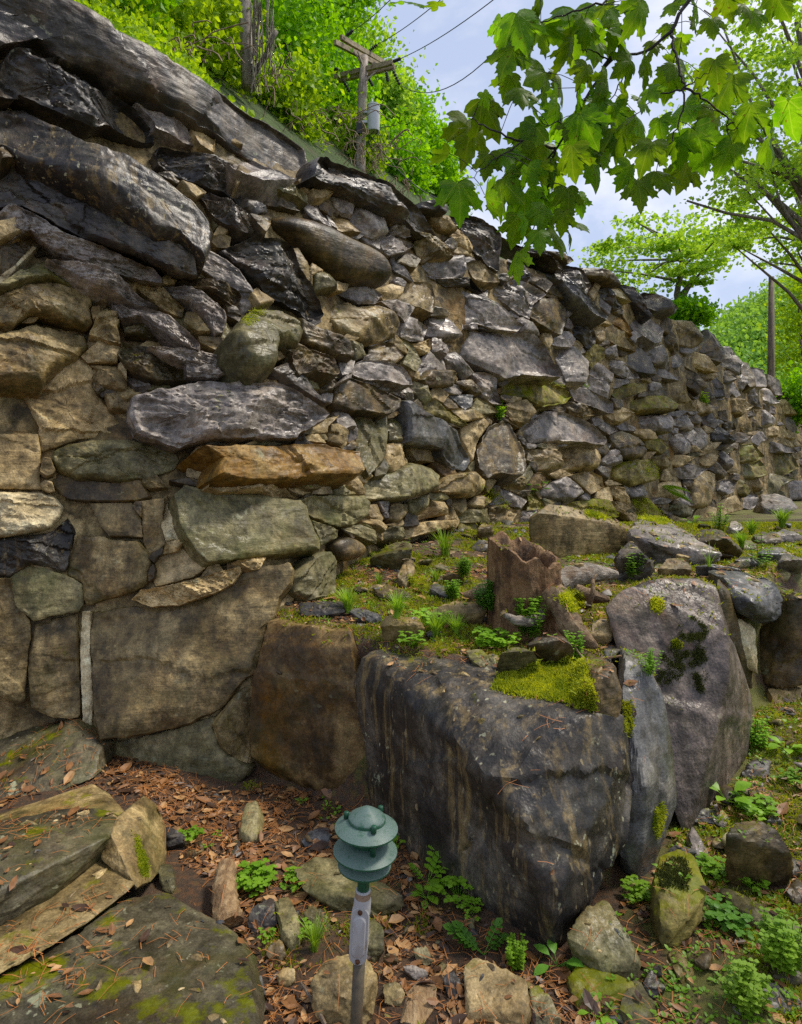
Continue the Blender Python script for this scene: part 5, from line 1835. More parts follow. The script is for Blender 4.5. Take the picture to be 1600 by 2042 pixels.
def plant(name, label, cat, px, py, kind, size, n=20, mat=None, wall_too=False, group=None):
    h = aim(px, py, wall_too)
    if h[0] is None:
        return
    base = np.array(h[0]); up = np.array([0, 0, 1.0]); nrm = np.array(h[1])
    lean = unit(up + 0.5 * nrm * (1 if wall_too else 0.2))
    root = thing(name, label, cat, tuple(base), group)
    A, B = Acc(), Acc()
    for i in range(int(n * (1.8 if kind in ('tuft', 'herb') else 1.2))):
        a = rs.uniform(0, 6.28)
        out = np.array([math.cos(a), math.sin(a), 0])
        if kind == 'tuft':
            L = size * rs.uniform(0.6, 1.1); sp = rs.uniform(0.1, 0.75)
            p0 = base + out * rs.uniform(0, size * 0.12)
            path = [p0 + (lean * f + out * sp * f * f) * L - up * 0.28 * L * sp * f ** 3 for f in np.linspace(0, 1, 6)]
            w = size * 0.014 + 0.0011
            s = unit(np.cross(out, up)) * w
            V, F = [], []
            for j, q in enumerate(path):
                k = (1 - j / 5.0) ** 0.6
                V += [q - s * k, q + s * k]
            for j in range(5):
                F.append((2 * j, 2 * j + 1, 2 * j + 3, 2 * j + 2))
            A.add(V, [np.array(F)])
        elif kind == 'clover':
            r = size * math.sqrt(rs.uniform()); hgt = size * rs.uniform(0.25, 0.8)
            p0 = base + out * r * 0.3; p1 = base + out * r + lean * hgt
            V, fs = tube([p0, (p0 + p1) / 2 + lean * hgt * 0.15, p1], 0.0007 + size * 0.006, 4, False); B.add(V, fs)
            a0 = rs.uniform(0, 6.28)
            for k in range(3):
                aa_ = a0 + k * 2.09
                d = np.array([math.cos(aa_), math.sin(aa_), rs.uniform(-0.1, 0.35)])
                add_leaf(A, p1, d, lean, size * 0.26, size * 0.13, 0.2)
        elif kind == 'herb':
            hgt = size * rs.uniform(0.6, 1.2); off = out * size * rs.uniform(0, 0.5)
            p0 = base + off * 0.6; p1 = base + off * 1.2 + lean * hgt
            V, fs = tube([p0, (p0 + p1) / 2, p1], 0.0008 + size * 0.006, 4, False); B.add(V, fs)
            for f in np.linspace(0.25, 1, 6):
                for sg in (0, 3.14):
                    aa_ = f * 9 + sg
                    d = np.array([math.cos(aa_), math.sin(aa_), 0.35])
                    add_leaf(A, p0 + (p1 - p0) * f, d, lean, size * 0.2 * (1.15 - 0.5 * f), size * 0.075, 0.3)
        elif kind == 'rosette':
            d = unit(out + lean * rs.uniform(0.25, 1.1))
            L = size * rs.uniform(0.6, 1.1)
            p0 = base + lean * 0.004; p1 = p0 + d * L * 0.4
            V, fs = tube([p0, p1], 0.0008 + size * 0.008, 4, False); B.add(V, fs)
            add_leaf(A, p1, d - 0.25 * lean, lean, L * 0.62, L * 0.20, 0.35, seg=4)
        elif kind == 'lobed':
            d = unit(out + lean * rs.uniform(0.3, 1.3)); L = size * rs.uniform(0.6, 1.1)
            sd_ = unit(np.cross(d, lean))
            V, fs = tube([base, base + d * L], 0.0009 + size * 0.006, 4, False); B.add(V, fs)
            for f in (0.35, 0.5, 0.65, 0.8):
                for sg in (-1, 1):
                    add_leaf(A, base + d * L * f, d * 0.7 + sd_ * sg, lean, L * 0.22, L * 0.085, 0.2)
            add_leaf(A, base + d * L * 0.8, d, lean, L * 0.3, L * 0.13, 0.3)
        elif kind == 'fern':
            d = unit(np.array([0.85, -0.5, 0.25]) + rs.normal(0, 0.3, 3)); L = size
            sd_ = unit(np.cross(d, lean))
            path = [base + d * L * f + up * (0.12 * L * math.sin(f * 2.6)) for f in np.linspace(0, 1, 22)]
            V, fs = tube(path, 0.0015, 4, False); B.add(V, fs)
            for j in range(2, 22):
                w = L * 0.30 * math.sin(min(1, j / 7) * 1.57) * (1 - (j / 22) ** 2)
                for sg in (-1, 1):
                    add_leaf(A, path[j], sd_ * sg + d * 0.35 - up * 0.25, lean, w, L * 0.022, 0.25)
    A.build('leaves' if kind != 'tuft' else 'blades', [mat or M_HERB], root)
    if B.n:
        B.build('stems', [mat or M_HERB], root)


PLANTS = [
    ('grass_tuft', 'tallest bright grass tuft near the wall left of the stump', 'grass tuft', 888, 1110, 'tuft', .26, 46, M_GRASS),
    ('grass_tuft', 'fine low grass tuft beside the thin grey slate', 'grass tuft', 695, 1222, 'tuft', .15, 90, M_GRASS),
    ('grass_tuft', 'tiny grass tuft on the charred-looking slab', 'grass tuft', 756, 1168, 'tuft', .10, 34, M_GRASS),
    ('grass_tuft', 'soft grass tuft above the brown rounded rock', 'grass tuft', 792, 1232, 'tuft', .14, 80, M_GRASS),
    ('grass_tuft', 'grass tuft between the two brown rounded rocks', 'grass tuft', 868, 1272, 'tuft', .15, 60, M_GRASS),
    ('grass_tuft', 'grass tuft in front of the long brown rounded rock', 'grass tuft', 910, 1268, 'tuft', .12, 60, M_GRASS),
    ('grass_tuft', 'small grass tuft left of the bluish slate wedge', 'grass tuft', 870, 1162, 'tuft', .11, 40, M_GRASS),
    ('grass_tuft', 'thin grass tuft with herb leaves left of the lamp box', 'grass tuft', 628, 1895, 'tuft', .11, 34, M_GRASS),
    ('grass_tuft', 'feathery weed tuft beside the black pointed rock', 'weed', 1260, 1150, 'herb', .13, 16, M_HERB),
    ('weed', 'leafy weed clump at the front of the terrace by the domed stone', 'weed', 990, 1290, 'clover', .10, 46, M_HERB),
    ('weed', 'row of upright leafy sprigs in front of the bleached root', 'weed', 1055, 1270, 'herb', .16, 18, M_HERB),
    ('weed', 'dark green weeds at the left foot of the stump', 'weed', 978, 1215, 'herb', .13, 26, M_DARKLEAF),
    ('weed', 'clover patch left of the long brown rounded rock', 'weed', 858, 1248, 'clover', .10, 30, M_HERB),
    ('weed', 'leafy weed at the lip of the largest boulder', 'weed', 825, 1288, 'clover', .08, 20, M_HERB),
    ('weed', 'small herbs on the moss left of the stump', 'weed', 925, 1150, 'herb', .11, 22, M_HERB),
    ('weed', 'herbs behind the long brown rounded rock', 'weed', 905, 1196, 'herb', .10, 26, M_HERB),
    ('weed', 'sprig beside the flat blue-grey slab', 'weed', 1145, 1318, 'herb', .11, 8, M_HERB),
    ('weed', 'pale sprig in the crack beside the tall slab', 'weed', 1294, 1345, 'herb', .09, 8, M_HERB),
    ('weed', 'tall lobed weed behind the lamp against the largest boulder', 'weed', 852, 1765, 'lobed', .15, 5, M_HERB),
    ('weed', 'spreading weed with rounded leaves below the tall lobed weed', 'weed', 850, 1795, 'rosette', .085, 9, M_HERB),
    ('weed', 'clover right of the tall lobed weed', 'weed', 915, 1790, 'clover', .08, 22, M_HERB),
    ('weed', 'second clover at the largest boulder\'s foot lower right', 'weed', 938, 1825, 'clover', .05, 12, M_HERB),
    ('weed', 'dense clump of small leaves beside the short tan log', 'weed', 505, 1768, 'clover', .075, 60, M_HERB),
    ('weed', 'small round-leaved weed left of the lamp stem', 'weed', 592, 1768, 'clover', .06, 26, M_HERB),
    ('weed', 'leafy weed above the thin grass tuft left of the lamp box', 'weed', 600, 1868, 'clover', .045, 16, M_HERB),
    ('weed', 'tiny weed near the dark angular stone', 'weed', 532, 1872, 'clover', .035, 10, M_HERB),
    ('weed', 'weed with round leaves beside the slate ledge stone', 'weed', 378, 1680, 'clover', .055, 22, M_HERB),
    ('weed', 'tiny sprout in litter below the wall', 'weed', 415, 1690, 'rosette', .035, 6, M_HERB),
    ('weed', 'pair of tiny leaves by the stubby olive stone', 'weed', 432, 1668, 'rosette', .03, 5, M_HERB),
    ('weed', 'weed peeking out behind the lamp head', 'weed', 784, 1690, 'clover', .05, 12, M_HERB),
    ('weed', 'pale bluish sprig on litter by the wall foot', 'weed', 602, 1602, 'clover', .03, 12, M_GRASS),
    ('fern', 'small lobed fern by the tan flat-topped rock', 'fern', 965, 1905, 'lobed', .14, 5, M_DARKLEAF),
    ('weed', 'broad-leaved seedling under the largest boulder\'s lowest point', 'weed', 1112, 1930, 'rosette', .10, 6, M_DARKLEAF),
    ('weed', 'round-leaved weed at the bottom border right of centre', 'weed', 1185, 2028, 'rosette', .07, 7, M_HERB),
    ('weed', 'ferny weeds in soil above the tan flat-topped rock', 'weed', 1030, 1930, 'herb', .07, 20, M_HERB),
    ('weed', 'scalloped dark leafy clump beside the long thin slab', 'weed', 1452, 1845, 'clover', .08, 40, M_DARKLEAF),
    ('weed', 'bushy fine-leaved plant in the bottom right corner', 'weed', 1560, 1930, 'herb', .12, 44, M_GRASS),
    ('weed', 'fine-leaved plant at the bottom border near the corner', 'weed', 1490, 2010, 'herb', .11, 22, M_GRASS),
    ('weed', 'broad leaves at the foot of the tall slab', 'weed', 1450, 1600, 'rosette', .14, 7, M_HERB),
    ('weed', 'single broad leaf below the triangular slate', 'weed', 1402, 1732, 'rosette', .07, 4, M_HERB),
    ('weed', 'clover under the wedge beside the mossy-capped boulder', 'weed', 1275, 1790, 'clover', .06, 36, M_HERB),
    ('weed', 'sprawling clover in moss right of the tall slab', 'weed', 1505, 1625, 'clover', .085, 40, M_HERB),
    ('weed', 'clover between the squarish block and the triangular slate', 'weed', 1425, 1745, 'clover', .07, 30, M_HERB),
    ('weed', 'weed climbing the lower edge of the squarish block', 'weed', 1500, 1770, 'clover', .055, 26, M_HERB),
    ('weed', 'weed in the shadow right of the tall slab', 'weed', 1508, 1490, 'herb', .12, 12, M_HERB),
    ('weed', 'light green weed on the slope at the right border', 'weed', 1570, 1500, 'rosette', .12, 12, M_HERB),
    ('weed', 'weed at the right border above the grey sunken stone', 'weed', 1585, 1560, 'clover', .06, 24, M_HERB),
    ('weed', 'small upright sprout on yellow moss', 'weed', 1516, 1132, 'herb', .22, 3, M_HERB),
    ('weed', 'bright weed left of the pale peaked stone', 'weed', 1434, 1056, 'herb', .22, 8, M_GRASS),
    ('weed', 'pale curved shoot by the flat lilac stone', 'weed', 1415, 1130, 'tuft', .18, 8, M_GRASS),
    ('grass_tuft', 'broad patch of short grass at the far right of the terrace', 'grass', 1560, 1052, 'tuft', .22, 120, M_GRASS),
    ('grass_tuft', 'short grass behind the pale roof-shaped stone', 'grass', 1500, 1068, 'tuft', .18, 90, M_GRASS),
    ('grass_tuft', 'short grass between the jagged rock and the buff stone', 'grass', 1480, 1092, 'tuft', .15, 80, M_GRASS),
]
for p_ in PLANTS:
    plant(*p_)
WALLPL = [
    ('fern', 'fern frond growing from the wall above the tilted lilac slab', 'fern', 1318, 968, 'fern', .62, 2, M_HERB),
    ('weed', 'weed rooted in the wall above the dark tall stone', 'weed', 995, 838, 'herb', .20, 12, M_HERB),
    ('weed', 'trailing weed in the wall gap left of the grey-tan stone', 'weed', 1062, 985, 'clover', .20, 30, M_DARKLEAF),
    ('weed', 'two dark leaves sprouting under the long rusty stone', 'weed', 604, 972, 'rosette', .13, 4, M_DARKLEAF),
    ('grass_tuft', 'pale dry grass stalks hanging at the big lilac block', 'grass tuft', 1172, 775, 'tuft', .45, 6, M_GRASS),
    ('weed', 'light green weed high among the far wall stones', 'weed', 1408, 808, 'herb', .28, 10, M_GRASS),
    ('weed', 'weed at the wall foot beside the tall grass tuft', 'weed', 1380, 1045, 'rosette', .18, 8, M_HERB),
]
for p_ in WALLPL:
    plant(*p_, wall_too=True)

# low creeping cover on the right-hand slope
gc = Acc()
y = 1.7 + 4.5 * rs.uniform(size=10000) ** 1.2
x = np.where(rs.uniform(size=len(y)) < 0.35, rs.uniform(-0.12, 0.3, len(y)), rs.uniform(0.30, 0.85, len(y))) * y
ok = ((x > 0.3 * y) | (y > 2.75)) & (fbm(np.c_[x * 2.1, y * 2.1, np.full(len(x), 3.0)], 3) > -0.10)
for i in np.flatnonzero(ok)[:4600]:
    h = drop(x[i], y[i])
    if h[0] is None or h[1].z < 0.6: continue
    b_ = np.array(h[0])
    if b_[2] - float(ground_z(x[i], y[i])) > 0.03 and rs.uniform() < 0.9: continue
    for k in range(4):
        a = rs.uniform(0, 6.28); d = np.array([math.cos(a), math.sin(a), rs.uniform(0.2, 1.2)])
        add_leaf(gc, b_ + d * 0.006, d, np.array([0, 0, 1.0]), rs.uniform(0.008, 0.02) * (1 + 0.25 * (y[i] > 2.8)), rs.uniform(0.003, 0.007), 0.3)
gco = gc.build('ground_cover', [M_HERB], origin=(1.5, 3, 0))
gco['kind'] = 'stuff'
# ------------------------------------------------------------------ hillside behind the wall
rs = np.random.default_rng(33)


def hill_z(x, y):
    r = -1.0 * x + 0.6 * y - 7.0
    rise = np.log1p(np.exp(np.clip(r / 1.2, -30, 30))) * 1.2
    return 4.25 + 24 * np.tanh(rise / 24)


lp = np.concatenate([np.arange(-300, 1500, 25.0), np.arange(1500, 1681, 12.0)])
tpz = surfP(lp, np.interp(lp, top_px, top_py))
tb = np.concatenate([np.arange(0.45, 6, 0.35), 6 * 1.16 ** np.arange(0, 24)])
HV = []
for t_ in tb:
    q = tpz + np.array([-0.70, 0.71, 0]) * t_
    z = hill_z(q[:, 0], q[:, 1]) + 0.25 * fbm(np.c_[q[:, :2] * 0.6, np.zeros(len(q))], 3)
    blend = sstep(0.9, 3.2, np.full(len(q), t_))
    q[:, 2] = (tpz[:, 2] - 0.8) * (1 - blend) + np.maximum(z, -9) * blend
    HV.append(q)
nc = len(lp)
i = np.arange(len(tb) - 1)[:, None]; k = np.arange(nc - 1)[None]
Q = np.stack([i * nc + k, i * nc + k + 1, (i + 1) * nc + k + 1, (i + 1) * nc + k], -1).reshape(-1, 4)
M_HILL = simple_mat('leafy_forest_floor', (0.05, 0.085, 0.014), 0.9, 0, 0.5, 2.0, (0.08, 0.07, 0.03), (0.55, 0.7), bump=0.8, bd=0.2)
tag(obj_np('hillside', np.concatenate(HV), [Q], M_HILL, origin=(-4, 14, 4)), kind='structure')

# ------------------------------------------------------------------ trees
M_BARK = wood_mat('grey_bark', (0.08, 0.065, 0.05), (0.18, 0.15, 0.12), (0.30, 0.26, 0.22), (14, 14, 2.0))
M_PALEBARK = wood_mat('pale_beech_bark', (0.15, 0.12, 0.10), (0.30, 0.25, 0.21), (0.42, 0.37, 0.32), (6, 6, 1.0))
def crown_mat(name, c1, c2, trans):
    t = NT(name)
    geo = t.n('NewGeometry')
    n = t.noise(geo.outputs['Position'], 1.1, 4, 0.65)
    n2 = t.noise(geo.outputs['Position'], 9.0, 3, 0.7)
    base = t.ramp(t.math('ADD', t.math('MULTIPLY', n, 0.6), t.math('MULTIPLY', n2, 0.4)), (0.36, c1), (0.62, c2))
    b = t.n('BsdfPrincipled', None, Base_Color=base, Roughness=0.5)
    b.inputs['Specular IOR Level'].default_value = 0.25
    tr = t.n('BsdfTranslucent', None, Color=t.mix(1.0, base, (1.45, 1.3, 0.5), 'MULTIPLY'))
    return t.end(t.n('MixShader', None, i0=trans, i1=b.outputs[0], i2=tr.outputs[0]).outputs[0])


M_CR1 = crown_mat('spring_foliage', (0.075, 0.24, 0.004), (0.31, 0.62, 0.010), 0.55)
M_CR2 = crown_mat('pale_spring_foliage', (0.20, 0.38, 0.04), (0.42, 0.64, 0.09), 0.55)
M_CR3 = crown_mat('yellow_green_foliage', (0.13, 0.28, 0.006), (0.42, 0.60, 0.02), 0.55)
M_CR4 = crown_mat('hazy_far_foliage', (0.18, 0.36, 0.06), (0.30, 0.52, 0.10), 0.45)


def leaf_cards(C, size, rs_, flat=0.0):
    """C: leaf centres; every leaf a folded four-cornered blade"""
    n = len(C)
    d = rs_.normal(size=(n, 3)); d[:, 2] = d[:, 2] * (1 - flat) - 0.35
    d /= np.linalg.norm(d, axis=1)[:, None]
    u = rs_.normal(size=(n, 3)); u[:, 2] += flat * 2.5
    s = np.cross(d, u); s /= np.linalg.norm(s, axis=1)[:, None] + 1e-9
    nn = np.cross(s, d)
    L = size * rs_.uniform(0.6, 1.3, n)[:, None]
    W = L * rs_.uniform(0.30, 0.5, n)[:, None]
    V = np.stack([C - d * L * 0.5, C + s * W + nn * W * 0.3, C + d * L * 0.5, C - s * W + nn * W * 0.3], 1).reshape(-1, 3)
    b = np.arange(n)[:, None] * 4
    F = np.concatenate([b + np.array([[0, 1, 2]]), b + np.array([[0, 2, 3]])])
    return V, [F]


def crown_points(center, rad, n, rs_, clumps=40, clump_r=0.28, layered=False, low=-1.0):
    """leaf centres gathered in clumps spread through the crown, leaving gaps"""
    c = rs_.normal(size=(clumps, 3)); c /= np.linalg.norm(c, axis=1)[:, None]
    c *= (rs_.uniform(0.25, 1.0, clumps) ** 0.5)[:, None]
    c[:, 2] = np.maximum(c[:, 2], low)
    w = rs_.uniform(0.4, 1.3, clumps)
    k = rs_.choice(clumps, n, p=w / w.sum())
    o = rs_.normal(size=(n, 3)) * clump_r * rs_.uniform(0.6, 1.3, clumps)[k][:, None]
    if layered:
        o[:, 2] *= 0.22
    return center + (c[k] + o) * rad, center + c * rad


def tree(name, label, cx, cy, cz, rad, n, leaf, mat, group, clumps=40, clump_r=0.26, layered=False, bark=None, base_z=None, trunk_r=0.10, seed=0, base_xy=None, flat=0.0):
    r_ = np.random.default_rng(500 + seed)
    rad = np.array(rad) if hasattr(rad, '__len__') else np.array([rad] * 3)
    bx, by = base_xy if base_xy is not None else (cx + r_.normal(0, 0.2), cy + r_.normal(0, 0.2))
    bz = base_z if base_z is not None else float(hill_z(np.array(bx), np.array(by))) - 0.3
    root = thing(name, label, 'tree', (bx, by, bz), group)
    C, cl = crown_points(np.array([cx, cy, cz]), rad, n, r_, clumps, clump_r, layered)
    V, fs = leaf_cards(C, leaf, r_, flat)
    A = Acc()
    b = np.array([bx, by, bz]); top = np.array([cx, cy, cz + rad[2] * 0.55])
    mid = (b + top) / 2 + r_.normal(0, 0.12, 3) * rad
    path = [b + (mid - b) * f for f in (0, 0.5)] + [mid, (mid + top) / 2 + r_.normal(0, 0.05, 3) * rad, top]
    V2, f2 = tube(path, np.linspace(trunk_r, trunk_r * 0.25, 5), 8); A.add(V2, f2)
    for q in cl[r_.permutation(len(cl))[:14]]:
        f = r_.uniform(0.35, 0.9)
        s0 = np.array([np.interp(f, np.linspace(0, 1, 5), np.array(path)[:, i]) for i in range(3)])
        m = (s0 + q) / 2 + np.array([0, 0, 0.08]) * rad + r_.normal(0, 0.06, 3) * rad
        V2, f2 = tube([s0, m, q], np.array([0.42, 0.26, 0.08]) * trunk_r * (1.2 - 0.6 * f), 5, False); A.add(V2, f2)
    A.build('trunk', [bark or M_BARK], root)
    obj_np('crown', V, fs, mat, root, smooth=False)
    return root


HILLT = [  # photo x, y of the crown, half width px, distance, leaf count, label
    (330, 40, 120, 14, 5200, 'M_CR3', 'young yellow-green tree nearest behind the left coping stone'),
    (250, -10, 110, 12, 4200, 'M_CR1', 'leafy young tree at the left end of the hillside'),
    (430, 90, 90, 15, 4200, 'M_CR3', 'thin pale sapling left of the bare grey trunk'),
    (575, 90, 120, 20, 9000, 'M_CR1', 'bright green tree right of the bare grey trunk'),
    (620, -30, 120, 25, 9000, 'M_CR1', 'tall bright green tree reaching above the frame left of the crossarms'),
    (650, 180, 90, 24, 7000, 'M_CR1', 'dense green tree left of the utility pole'),
    (560, 215, 80, 17, 4200, 'M_CR3', 'low yellowish bush-like tree above the coping end'),
    (735, 175, 75, 28, 6500, 'M_CR2', 'paler feathery tree behind the pole top'),
    (790, 270, 80, 30, 7500, 'M_CR1', 'rounded green tree right of the transformer'),
    (835, 335, 75, 32, 7000, 'M_CR1', 'green tree low on the slope right of the transformer'),
    (770, 350, 80, 26, 6500, 'M_CR1', 'green tree at the foot of the utility pole'),
    (885, 400, 52, 34, 4200, 'M_CR2', 'small pale tree where the hillside meets the wall top'),
    (690, 60, 50, 33, 3200, 'M_CR2', 'wispy treetop at the sky edge above the crossarms'),
    (500, -60, 130, 24, 8000, 'M_CR1', 'large green tree behind the bare grey trunk'),
    (690, 300, 70, 21, 5000, 'M_CR3', 'yellow-green shrub-like tree left of the pole foot'),
]
for j, (px, py, hw, Yd, n, m, lab) in enumerate(HILLT):
    c = pix(px, py, Yd); r = hw / FOC * Yd
    tree('hillside_tree', lab, c[0], c[1], c[2], (r, r, r * 1.15), n, 0.013 * Yd ** 0.72 + 0.07, globals()[m], 'trees on the slope behind the wall', 46, 0.24, trunk_r=0.09 + 0.02 * r, seed=j)

# bare grey trunk
tb_ = pix(497, 150, 14.5)
bt = thing('bare_trunk', 'pale bare tree trunk with hanging vines behind the coping', 'tree', (tb_[0], tb_[1], float(hill_z(tb_[0], tb_[1])) - 0.4), None)
V, fs = tube([pix(497, 175, 14.5), pix(492, 90, 14.5), pix(488, 0, 14.5), pix(486, -160, 14.5), pix(470, -300, 14.6)], [0.17, 0.14, 0.13, 0.12, 0.08], 14)
obj_np('trunk', V, fs, M_PALEBARK, bt)
V, fs = tube([pix(505, 150, 14.4), pix(530, 110, 14.3), pix(545, 75, 14.2), pix(552, 62, 14.2)], [0.06, 0.05, 0.04, 0.045], 8)
obj_np('broken_limb', V, fs, M_BARK, bt)
A = Acc()
for k in range(26):
    x0 = rs.uniform(498, 545); y0 = rs.uniform(-40, 40)
    p = [pix(x0 + rs.normal(0, 5) * f, y0 + f * rs.uniform(110, 170), 14.2 + rs.normal(0, 0.1)) for f in np.linspace(0, 1, 6)]
    V, fs = tube(p, rs.uniform(0.006, 0.02), 5, False); A.add(V, fs)
A.build('vines', [M_GREYW], bt)

# undergrowth: leaves over the whole slope, and dry vines
n = 52000
lpx = rs.uniform(60, 960, n * 2); tt_ = 0.4 + 26 * rs.uniform(size=n * 2) ** 1.8
q = surfP(lpx, np.interp(lpx, top_px, top_py)) + np.array([-0.70, 0.71, 0]) * tt_[:, None]
q[:, 2] = (q[:, 2] - 0.6) * (1 - sstep(0.9, 3.2, tt_)) + hill_z(q[:, 0], q[:, 1]) * sstep(0.9, 3.2, tt_)
pp = 800 + FOC * q[:, 0] / q[:, 1]; pq = HOR - FOC * (q[:, 2] - CAMZ) / q[:, 1]
ok = (pp > 60) & (pp < 930) & (pq > -150)
q = q[ok][:n]
q[:, 2] += 0.25 * fbm(np.c_[q[:, :2] * 0.6, np.zeros(len(q))], 3)
cl = fbm(np.c_[q[:, :2] * 0.9, np.zeros(len(q))], 3)
q = q[cl > -0.3]
q[:, 2] += rs.uniform(0, 1, len(q)) ** 1.5 * (0.35 + 0.9 * np.clip(fbm(np.c_[q[:, :2] * 0.5, np.full(len(q), 3.0)], 2) + 0.35, 0, 1)) * np.clip((np.hypot(q[:, 0], q[:, 1]) - 4.5) / 5, 0.12, 1.2)
# thicker growth right behind the wall top
m2 = 17000
lp2 = rs.uniform(330, 900, m2); t2 = 0.55 + 5.5 * rs.uniform(size=m2) ** 1.3
q2 = surfP(lp2, np.interp(lp2, top_px, top_py)) + np.array([-0.70, 0.71, 0]) * t2[:, None]
b2 = sstep(0.9, 3.2, t2)
q2[:, 2] = (q2[:, 2] - 0.8) * (1 - b2) + hill_z(q2[:, 0], q2[:, 1]) * b2 + 0.02 + rs.uniform(0, 1, m2) ** 1.4 * (0.22 + 0.5 * np.clip(fbm(np.c_[q2[:, :2] * 0.8, np.full(m2, 8.0)], 3) + 0.3, 0, 1)) * np.clip(t2 / 2.0, 0.4, 1.2)
q2[:, 2] += 0.25 * b2 * fbm(np.c_[q2[:, :2] * 0.6, np.zeros(m2)], 3) + 0.04
q = np.vstack([q, q2])
V, fs = leaf_cards(q, 0.125, rs)
ug = obj_np('undergrowth', V, fs, M_CR3, smooth=False)
ug['kind'] = 'stuff'
A = Acc()
for (cx, cy, w, h_, Yd, m) in ((745, 300, 90, 70, 18, 46), (640, 235, 120, 40, 16, 34), (400, 80, 160, 60, 12, 30), (545, 140, 60, 60, 15, 24), (800, 370, 60, 35, 20, 20)):
    for _ in range(m):
        a = rs.uniform(0, 6.28); x0, y0 = cx + rs.normal(0, w * 0.4), cy + rs.normal(0, h_ * 0.4)
        d0 = rs.normal(0, 1, 2) * np.array([w, h_]) * 0.35
        Yk = Yd + rs.normal(0, 0.5)
        p = [pix(x0 + d0[0] * f + 5 * math.sin(f * 5 + a), y0 + d0[1] * f + 14 * (f - 0.5) ** 2 * 4 + 4 * math.cos(f * 7 + a), Yk) for f in np.linspace(0, 1, 7)]
        V, fs = tube(p, rs.uniform(0.006, 0.016), 4, False); A.add(V, fs)
dv_ = A.build('dry_vines', [wood_mat('dry_vine', (0.10, 0.06, 0.035), (0.23, 0.15, 0.09), (0.34, 0.25, 0.17), (10, 10, 10))])
dv_['kind'] = 'stuff'

# ------------------------------------------------------------------ utility pole, transformer, lines
M_POLE = wood_mat('weathered_pole_wood', (0.16, 0.13, 0.105), (0.30, 0.25, 0.20), (0.42, 0.36, 0.31), (12, 12, 1.2))
M_ARM = wood_mat('weathered_crossarm_wood', (0.13, 0.10, 0.055), (0.27, 0.215, 0.125), (0.40, 0.33, 0.22), (5, 5, 20))
M_TRAFO = simple_mat('light_grey_enamel', (0.50, 0.52, 0.55), 0.35, 0.0, 0.06, 6, bump=0.02)
M_DARKMET = simple_mat('dark_hardware', (0.03, 0.03, 0.033), 0.5, 0.3, 0.3)
M_WIRE = simple_mat('power_cable', (0.05, 0.05, 0.055), 0.5, 0.3, 0.2)
UY = 20.0
pb_ = pix(718, 345, UY)
up_ = thing('utility_pole', 'wooden utility pole with crossed double crossarms and a grey transformer on the slope', 'utility pole', tuple(pb_))
V, fs = tube([pix(718, 375, UY), pix(719, 330, UY), pix(722, 200, UY), pix(727, 112, UY)], [0.165, 0.155, 0.14, 0.12], 16)
obj_np('pole', V, fs, M_POLE, up_)


def beam(a, b, w, h):
    d = unit(b - a); s = unit(np.cross(d, [0, 0, 1.0])); u = np.cross(s, d)
    V = []
    for p in (a, b):
        for sx_, sz_ in ((-1, -1), (1, -1), (1, 1), (-1, 1)):
            V.append(p + s * w / 2 * sx_ + u * h / 2 * sz_)
    F = np.array([(0, 1, 5, 4), (1, 2, 6, 5), (2, 3, 7, 6), (3, 0, 4, 7), (0, 3, 2, 1), (4, 5, 6, 7)])
    return np.array(V), [F]


for (x0, y0, d0, x1, y1, d1) in ((668, 84, 18.9, 757, 130, 21.0), (680, 74, 19.2, 765, 124, 21.4), (667, 153, 20.4, 783, 124, 19.6), (674, 160, 20.7, 787, 133, 19.9)):
    V, fs = beam(pix(x0, y0, d0), pix(x1, y1, d1), 0.10, 0.14)
    obj_np('crossarm', V, fs, M_ARM, up_, smooth=False)
for (x0, y0, d0, x1, y1, d1) in ((703, 98, 19.5, 721, 126, 19.8), (714, 102, 19.6, 724, 130, 19.8), (730, 160, 19.8, 752, 140, 19.8), (748, 124, 19.9, 734, 136, 19.9)):
    V, fs = beam(pix(x0, y0, d0), pix(x1, y1, d1), 0.03, 0.05)
    obj_np('brace', V, fs, M_GREYW, up_, smooth=False)


def insul(a, b, nd=5):
    A = Acc()
    V, fs = tube([a, b], 0.015, 6); A.add(V, fs)
    ax = unit(b - a)
    for k in range(nd):
        c = a + (b - a) * (0.2 + 0.7 * k / (nd - 1))
        V, fs = lathe([(0.012, -0.03), (0.05, -0.02), (0.055, 0.0), (0.02, 0.025)], 10)
        A.add(rot_to(V, ax, c), fs)
    A.build('insulator', [M_DARKMET], up_)


insul(pix(683, 158, 20.3), pix(698, 184, 20.3)); insul(pix(732, 150, 19.9), pix(744, 172, 19.9)); insul(pix(783, 138, 19.7), pix(798, 170, 19.6))
insul(pix(771, 142, 19.7), pix(774, 163, 19.7)); insul(pix(783, 123, 19.6), pix(800, 116, 19.4)); insul(pix(735, 103, 20.6), pix(753, 88, 20.6)); insul(pix(690, 72, 19.3), pix(705, 60, 19.2))
V, fs = lathe([(0, 0.0), (0.09, 0.0), (0.10, 0.05), (0.06, 0.10), (0, 0.11)], 14)
obj_np('insulator_cap', V + pix(672, 142, 20.4), fs, M_DARKMET, up_)
tc = pix(745, 262, UY - 0.35)
tr_ = UY / FOC
V, fs = lathe([(0, 0), (11.8 * tr_, 0), (12.4 * tr_, 2 * tr_), (12.4 * tr_, 48 * tr_), (13.2 * tr_, 48.5 * tr_), (13.2 * tr_, 50.5 * tr_), (10 * tr_, 53 * tr_), (0, 54.5 * tr_)], 26)
tf = obj_np('transformer', V + tc, fs, M_TRAFO, up_, smooth='sharp')
